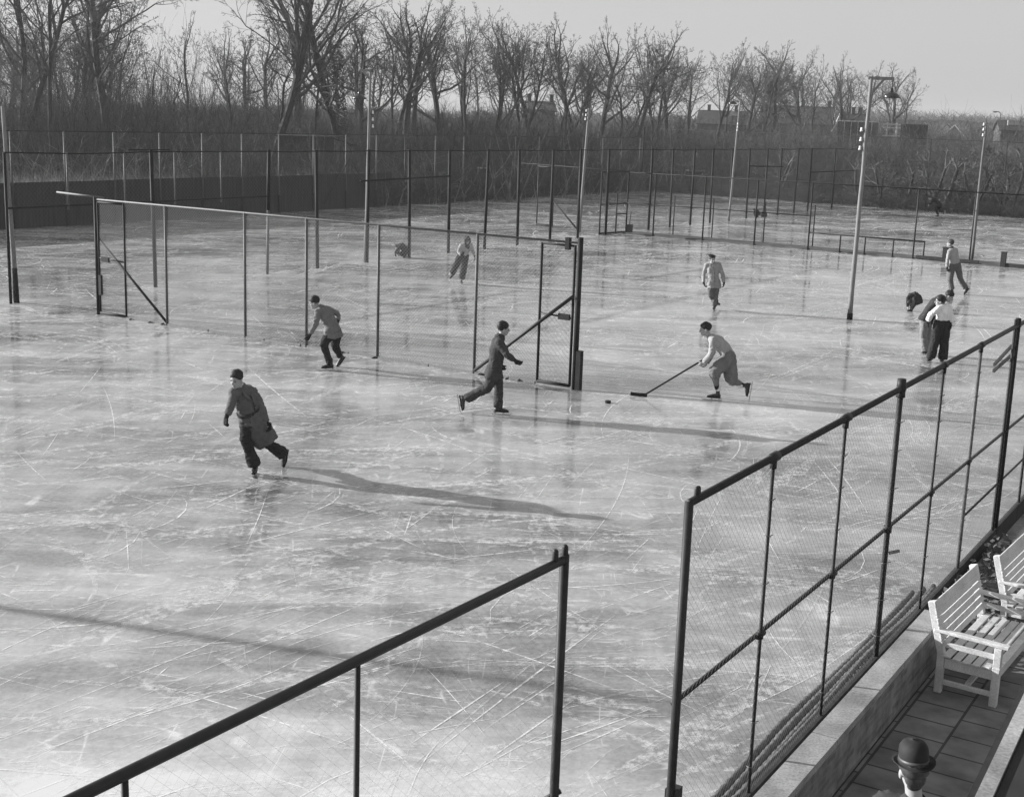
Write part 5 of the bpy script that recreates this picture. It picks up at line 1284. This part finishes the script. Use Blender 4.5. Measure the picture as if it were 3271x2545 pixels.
# 4 the ice hockey player, stick and puck
t4, j4, *_ = person('hockey player in a pale jumper and baggy breeches bent over his stick', (1980, 1000, 4.853), (1465, 1352), dict(
    head=(1325, 250, .02), neck=(1395, 345, .0), sa=(1440, 420, .17), sb=(1420, 405, -.17), ea=(1425, 620, .26), wa=(1300, 765, .18), da=(1240, 812, .14),
    eb=(1440, 600, -.24), wb=(1350, 770, -.02), db=(1300, 835, .02), ha=(1680, 690, .10), hb=(1690, 680, -.10), ka=(1470, 905, .12), aa=(1510, 1205, .0), ta=(1370, 1270, 0),
    kb=(1725, 1030, -.06), ab=(1935, 1130, -.12), tb=(1965, 1300, -.12)), (-.97, -.2, .08),
    dict(flat=(0,), jack=M_jump, jname='jumper', trou=M_plus, legs=(.15, .15, .135, .12, .085), hem=.34, stock=M_stock, sock=M_whites, gloves=None, collar=False, low=-.035, sleeve=(.09, .078, .072, .062, .060, .056), long=True, belly=(.02, .06, 0)), 1.05)
g4 = V((j4['aa'].x, j4['aa'].y, 0))
kk = lambda x, y, d: onplane(1980 + x / 4.853, 1000 + y / 4.853, g4, d)
st = thing('hockey_stick', kk(380, 1275, .14), 'long hockey stick held low by the player in the pale jumper', 'hockey stick')
k = MB(); heel = kk(378, 1285, .14); heel.z = .045; k.box(heel, kk(1345, 690, .10), .034, .026, (0, 1, 0)); k.build('shaft', M_pipe, st)
k = MB(); bl = kk(165, 1235, .14); bl.z = .055; b2_ = lerp(heel, bl, .5) + V((0, 0, -.004)); k.box(heel + V((.06, 0, 0)), b2_, .03, .075); k.box(b2_, bl, .026, .075); k.build('blade', M_black, st)
pk = at(1942, 1287); k = MB(); k.tube([pk + V((0, 0, .003)), pk + V((0, 0, .012)), pk + V((0, 0, .045)), pk + V((0, 0, .052))], [.055, .062, .062, .055], 20)
tag(k.build('puck', M_black, None, base=pk), 'black puck lying on the ice left of the stick blade', 'puck')
# 5 the man in the beret
t5, j5, P5, E5, F5, U5 = person('man in a beret and pale belted jacket walking towards the viewer', (2200, 790, 7.725), (630, 1552), dict(
    head=(575, 305, .06), neck=(565, 395, .03), sa=(440, 440, .02), sb=(745, 425, -.02), ea=(372, 670, -.02), wa=(368, 870, .06), da=(392, 950, .08),
    eb=(835, 660, -.02), wb=(872, 870, .04), db=(866, 940, .06), ha=(545, 880, .05), hb=(685, 880, -.03), ka=(545, 1180, .14), aa=(675, 1345, -.26), ta=(735, 1385, -.34),
    kb=(655, 1190, .06), ab=(640, 1450, .0), tb=(600, 1540, .24), s1=(625, 880, 0), s2=(625, 930, 0)), (.48, -.08, .85),
    dict(front=M_jack, flat=(1,), cover=.16, jack=M_tan, trou=M_grey, gloves=M_black, sr=((.185, .15), (.215, .165), (.235, .175)), legs=(.118, .108, .092, .088, .085), hair='short', hairm=M_brown, colm=M_tan), 1.0)
k = MB(); X5 = F5.cross(U5).normalized(); k.ball(P5(.01, -.005, .115), [X5 * .125 + U5 * .03, F5 * .13, U5 * .042 - X5 * .012], 20, 10); k.tube([P5(0, -.01, .075), P5(0, -.005, .10)], [.088, .09], 16, None); k.build('beret', M_black, t5, True)
# 6 the hooded woman gliding
t6, j6, P6, E6, F6, U6 = person('woman in a knitted hood and pale jumper gliding on one skate behind the middle fence', (1400, 730, 8.494), (625, 1512), dict(
    head=(785, 335, .10), neck=(765, 440, .04), sa=(620, 460, .06), sb=(880, 450, 0), ea=(545, 640, .10), wa=(620, 720, .26), da=(660, 670, .32),
    eb=(925, 600, .0), wb=(1000, 745, .04), db=(1008, 840, .06), ha=(600, 760, .05), hb=(735, 760, 0), ka=(480, 1000, -.12), aa=(365, 1240, -.36), ta=(290, 1370, -.46),
    kb=(705, 1050, .12), ab=(625, 1400, .02), tb=(645, 1500, .24)), (.40, -.28, .85),
    dict(flat=(1,), jack=M_jump, jname='jumper', gloves=M_black, hair=None, legs=(.13, .125, .11, .11, .105), hem=.9, sock=M_whites, collar=False, low=-.06, jo=.030, sleeve=(.085, .075, .068, .06, .056, .05)), .98)
k = MB(); k.ball(P6(0, -.03, .035), E6(.10, .115, .118), 18, 12); k.tube([P6(0, -.02, -.05), P6(0, .01, -.12), P6(0, .03, -.19)], [.09, .085, .105], 14, None, 'round')
for i in (-1, 1): k.tube([P6(.075 * i, .03, .06), P6(.085 * i, .035, -.02), P6(.055 * i, .055, -.10), P6(0, .07, -.15)], [.03, .03, .03, .03], 8, None, 'round')
k.tube([P6(-.075, .03, .06), P6(-.04, .06, .11), P6(.04, .06, .11), P6(.075, .03, .06)], [.028] * 4, 8, None, 'round'); solid(k, 'hood', M_knit, t6, .01, 2)
# 7 the crouching figure at the black post
person('dark figure crouching to tie skates at the foot of a black post', (1230, 750, 16.99), (1060, 1250), dict(
    head=(650, 690, .05), neck=(740, 600, .05), sa=(770, 640, .16), sb=(830, 600, -.12), ea=(620, 900, .2), wa=(560, 1010, .14), da=(565, 1120, .14),
    eb=(700, 900, -.1), wb=(680, 1020, -.05), db=(720, 1100, -.05), ha=(1060, 930, .08), hb=(1090, 900, -.1), ka=(770, 1000, .12), aa=(1000, 1150, .08), ta=(800, 1225, .1),
    kb=(830, 990, -.12), ab=(1090, 1150, -.08), tb=(900, 1225, -.08)), (-.75, -.6, .2),
    dict(jack=M_dcoat, gloves=M_black, legs=(.11, .10, .085, .08, .075), face=False, belly=(.05, .08, 0), collar=False, jo=.06), .84)
# 8 the skater in the pale sweater, far right
person('skater in a pale sweater and dark scarf striding away on the far right', (2980, 740, 7.725), (470, 1535), dict(
    head=(430, 292, .02), neck=(445, 400, 0), sa=(420, 480, .14), sb=(560, 460, -.10), ea=(362, 690, .18), wa=(352, 880, .18), da=(360, 965, .18),
    eb=(590, 640, -.2), wb=(520, 740, -.2), db=(480, 780, -.16), ha=(480, 830, .06), hb=(605, 810, -.05), ka=(430, 1150, .10), aa=(465, 1430, .04), ta=(400, 1500, .10),
    kb=(675, 1170, -.08), ab=(815, 1400, -.14), tb=(765, 1530, -.08)), (-.88, -.02, -.2),
    dict(flat=(0,), jack=M_jump, jname='sweater', trou=M_grey, gloves=M_black, scarf=M_black, legs=(.12, .112, .095, .095, .10), collar=False, low=-.045, hairm=M_brown), 1.04)
# 9 the bent figure near the couple
person('bent figure in a dark hanging coat stooping to the ice behind the couple', (2860, 900, 6.29), (290, 592), dict(
    head=(275, 425, .1), neck=(290, 370, .08), sa=(255, 330, .1), sb=(330, 330, -.08), ea=(240, 430, .16), wa=(250, 500, .14), da=(260, 545, .14),
    eb=(330, 440, -.04), wb=(310, 500, 0), db=(300, 545, .04), ha=(385, 290, .06), hb=(430, 290, -.08), ka=(350, 430, .1), aa=(300, 545, .05), ta=(255, 580, .14),
    kb=(410, 430, -.06), ab=(335, 545, -.04), tb=(290, 580, .04), s1=(445, 340, -.03), s2=(470, 400, -.04), s3=(490, 450, -.04)), (-.5, -.75, .4),
    dict(jack=M_dcoat, jname='coat', trou=M_grey, legs=(.10, .09, .075, .07, .065), face=False, sr=((.2, .16), (.22, .17), (.20, .16), (.16, .12)), belly=(.0, .08, 0), hairm=M_brown, collar=False), .80)
# 10 the woman in the white blouse and 11 her companion
person('dark-haired woman in a white blouse and black trousers standing at the right', (2860, 900, 6.29), (820, 1622), dict(
    head=(895, 385, .04), neck=(945, 475, .0), sa=(865, 540, .14), sb=(1080, 520, -.10), ea=(720, 650, .22), wa=(650, 790, .18), da=(640, 850, .16),
    eb=(1115, 680, -.14), wb=(1100, 830, -.04), db=(1105, 920, 0), ha=(870, 840, .06), hb=(1010, 835, -.05), ka=(800, 1180, .08), aa=(705, 1545, .04), ta=(660, 1620, .18),
    kb=(985, 1200, -.02), ab=(950, 1565, -.02), tb=(915, 1640, .12)), (-.93, -.08, .15),
    dict(flat=(0, 1), jack=M_shirt, jname='blouse', gloves=M_black, hair='long', legs=(.14, .125, .112, .112, .115), collar=False, jo=.034, low=-.09, sleeve=(.092, .085, .08, .075, .07, .055)), 1.02)
person('stooping companion in a dark jacket and pale trousers leaning behind the white blouse', (2860, 900, 6.29), (615, 1478), dict(
    head=(1085, 295, -.12), neck=(985, 330, -.1), sa=(900, 400, .06), sb=(890, 345, -.24), ea=(800, 560, .02), wa=(770, 740, -.02), da=(750, 860, -.02),
    eb=(960, 500, -.3), wb=(1050, 560, -.2), db=(1110, 590, -.15), ha=(595, 730, .02), hb=(640, 715, -.16), ka=(565, 1060, .02), aa=(595, 1400, .0), ta=(660, 1455, .04),
    kb=(650, 1060, -.16), ab=(650, 1395, -.14), tb=(710, 1440, -.14)), (.8, -.5, .05),
    dict(flat=(0, 1), cover=.05, jack=M_dcoat, trou=mat('pale_grey_trousers', .2, .95, .2, 10, bump=.4), gloves=M_black, legs=(.125, .115, .095, .09, .09), face=False, belly=(-.03, .06, 0)), 1.04)
# 12 the far dark skater and 13 the far crouching figure with a bag
person('far dark skater bent low against the hedge at the right', (2920, 600, 14.16), (1060, 1340), dict(
    head=(720, 465, 0), neck=(830, 500, 0), sa=(860, 560, .14), sb=(900, 530, -.14), ea=(780, 690, .18), wa=(690, 760, .16), da=(640, 820, .16),
    eb=(1000, 640, -.2), wb=(1100, 600, -.2), db=(1150, 560, -.2), ha=(1140, 760, .09), hb=(1150, 750, -.09), ka=(985, 950, .08), aa=(1080, 1210, 0), ta=(900, 1300, 0),
    kb=(1120, 980, -.1), ab=(1300, 1080, -.15), tb=(1340, 1200, -.15)), (-.9, -.3, .1), dict(flat=(0,), cover=.06, jack=M_black, trou=M_black, legs=(.125, .11, .09, .085, .08), long=True, belly=(.02, .04, 0), face=False), .98)
person('small far figure crouching on the ice among the black posts', (2370, 630, 16.99), (760, 1110), dict(
    head=(670, 720, .1), neck=(730, 680, .06), sa=(700, 760, .1), sb=(800, 700, -.06), ea=(650, 860, .14), wa=(680, 930, .14), da=(700, 990, .14),
    eb=(760, 880, -.04), wb=(730, 950, 0), db=(720, 1000, 0), ha=(880, 880, .06), hb=(930, 870, -.06), ka=(730, 900, .1), aa=(790, 1035, .04), ta=(680, 1085, .08),
    kb=(800, 890, -.1), ab=(850, 1035, -.06), tb=(750, 1085, -.04)), (-.7, -.6, .3), dict(jack=M_dcoat, legs=(.11, .10, .085, .08, .075), face=False, collar=False, gloves=M_black, jo=.05), .78)
bp_ = at(2370 + 1180 / 16.99, 630 + 1080 / 16.99); t = thing('bag', bp_, 'dark bag set down on the ice beside the small crouching figure', 'bag')
k = MB(); k.tube([bp_ + V((0, 0, .01)), bp_ + V((0, 0, .12)), bp_ + V((.02, 0, .28)), bp_ + V((.03, 0, .33))], [(.19, .13), (.21, .15), (.17, .09), (.12, .03)], 14, V((1, 0, 0)), 'flat'); k.build('bag_body', M_black, t, True)
k = MB(); k.tube([bp_ + V((-.08, 0, .3)), bp_ + V((-.04, 0, .42)), bp_ + V((.08, 0, .42)), bp_ + V((.13, 0, .3))], [.012] * 4, 6); k.build('handle', M_black, t, True)
# 14 the man in the bowler hat on the terrace
hp = at(2800 + 800 / 6.933, 2300 + 1150 / 6.933, 1.57); G = V((hp.x, hp.y, 0)); tw = -G.normalized(); rgt = V((-tw.y, tw.x, 0)); rgt = rgt if rgt.x > 0 else -rgt
t = thing('person', G + V((0, 0, .01)), 'man in a dark bowler hat and white collar seen from above on the terrace', 'person'); W14 = lambda v: rgt * v[0] + V((0, 0, v[1])) + tw * v[2]
q = lambda x, z, d: G + W14((x, z, d))
J14 = dict(head=q(0, 1.58, 0), neck=q(.03, 1.39, .03), sa=q(-.16, 1.29, -.05), sb=q(.19, 1.29, .10), ea=q(-.24, 1.08, -.08), wa=q(-.22, .84, -.14), da=q(-.22, .72, -.16), eb=q(.28, 1.08, .12), wb=q(.26, .84, .06), db=q(.26, .72, .04),
    ha=q(-.07, .92, 0), hb=q(.10, .92, .06), ka=q(-.09, .5, -.04), aa=q(-.09, .10, 0), ta=q(-.12, .04, -.2), kb=q(.11, .5, .02), ab=q(.11, .10, .06), tb=q(.09, .04, -.14), s1=q(.02, .9, .03), s2=q(.02, .7, .03), s3=q(.02, .5, .03))
def shoes(t, j, s):
    for A, T_ in (('aa', 'ta'), ('ab', 'tb')):
        a = j[A]; d = j[T_] - a; d.z = 0; d.normalize(); k = MB(); k.tube([a - d * .06 + V((0, 0, -.05)), a + d * .08 + V((0, 0, -.06)), a + d * .18 + V((0, 0, -.07))], [(.04, .045), (.045, .035), (.03, .02)], 10, d.cross(V((0, 0, 1))), 'round'); k.build('shoe', M_boot, t, True)
_sk = skate
def skate(*a, **k): return None
t14, j14, P14, E14, F14, U14 = figure(t, J14, W14, (-.30, -.05, -.95), dict(cover=.3, jack=M_dcoat, jname='overcoat', hairm=M_brown, jo=.045, sr=((.19, .15), (.21, .17), (.22, .18), (.23, .19)), legs=(.11, .1, .09, .085, .085), collar=True), 1.0)
skate = _sk; shoes(t14, j14, 1)
k = MB(); k.ball(P14(0, -.058, -.02), E14(.064, .042, .062), 16, 12); k.ball(P14(0, -.046, -.07), E14(.046, .026, .035), 14, 10); k.build('nape_hair', M_brown, t14, True)  # extra hair, its dark tone also standing in for shade on the neck
k = MB(); prof = [(.150, -.012), (.150, -.004), (.118, -.010), (.100, .0), (.102, .03), (.104, .07), (.098, .105), (.078, .132), (.045, .148), (.01, .152)]
X14 = F14.cross(U14).normalized(); Y14 = U14.cross(X14); c0 = P14(0, -.012, .066); n2 = 28; vs = []; fs = []
for i, (r_, z) in enumerate(prof):
    for a in range(n2):
        an = 2 * math.pi * a / n2; cx = math.cos(an); cy = math.sin(an); curl = .022 * cx * cx if i < 2 else 0
        vs.append(c0 + X14 * (r_ * .92 * cx) + Y14 * (r_ * 1.12 * cy) + U14 * (z + curl))
for i in range(len(prof) - 1):
    for a in range(n2): fs.append((i * n2 + a, i * n2 + (a + 1) % n2, (i + 1) * n2 + (a + 1) % n2, (i + 1) * n2 + a))
fs.append(tuple(range(n2))); fs.append(tuple(reversed(range((len(prof) - 1) * n2, len(prof) * n2)))); k.add(vs, fs)
ho = k.build('bowler_hat', mat('hat_felt', .016, .75, .2, 20, spec=.35), t14, True)
k = MB(); k.tube([c0 + U14 * .0, c0 + U14 * .03], [(.096, .117), (.097, .119)], 24, X14); k.build('hat_band', mat('hat_ribbon', .06, .5, .1, 20, spec=.5), ho, True)
k = MB(); k.tube([J14['neck'] + U14 * -.03, J14['neck'] + U14 * .012], [.076, .068], 16); k.build('shirt_collar', M_shirt, t14, True)

bpy.data.scenes.remove(SHOP)
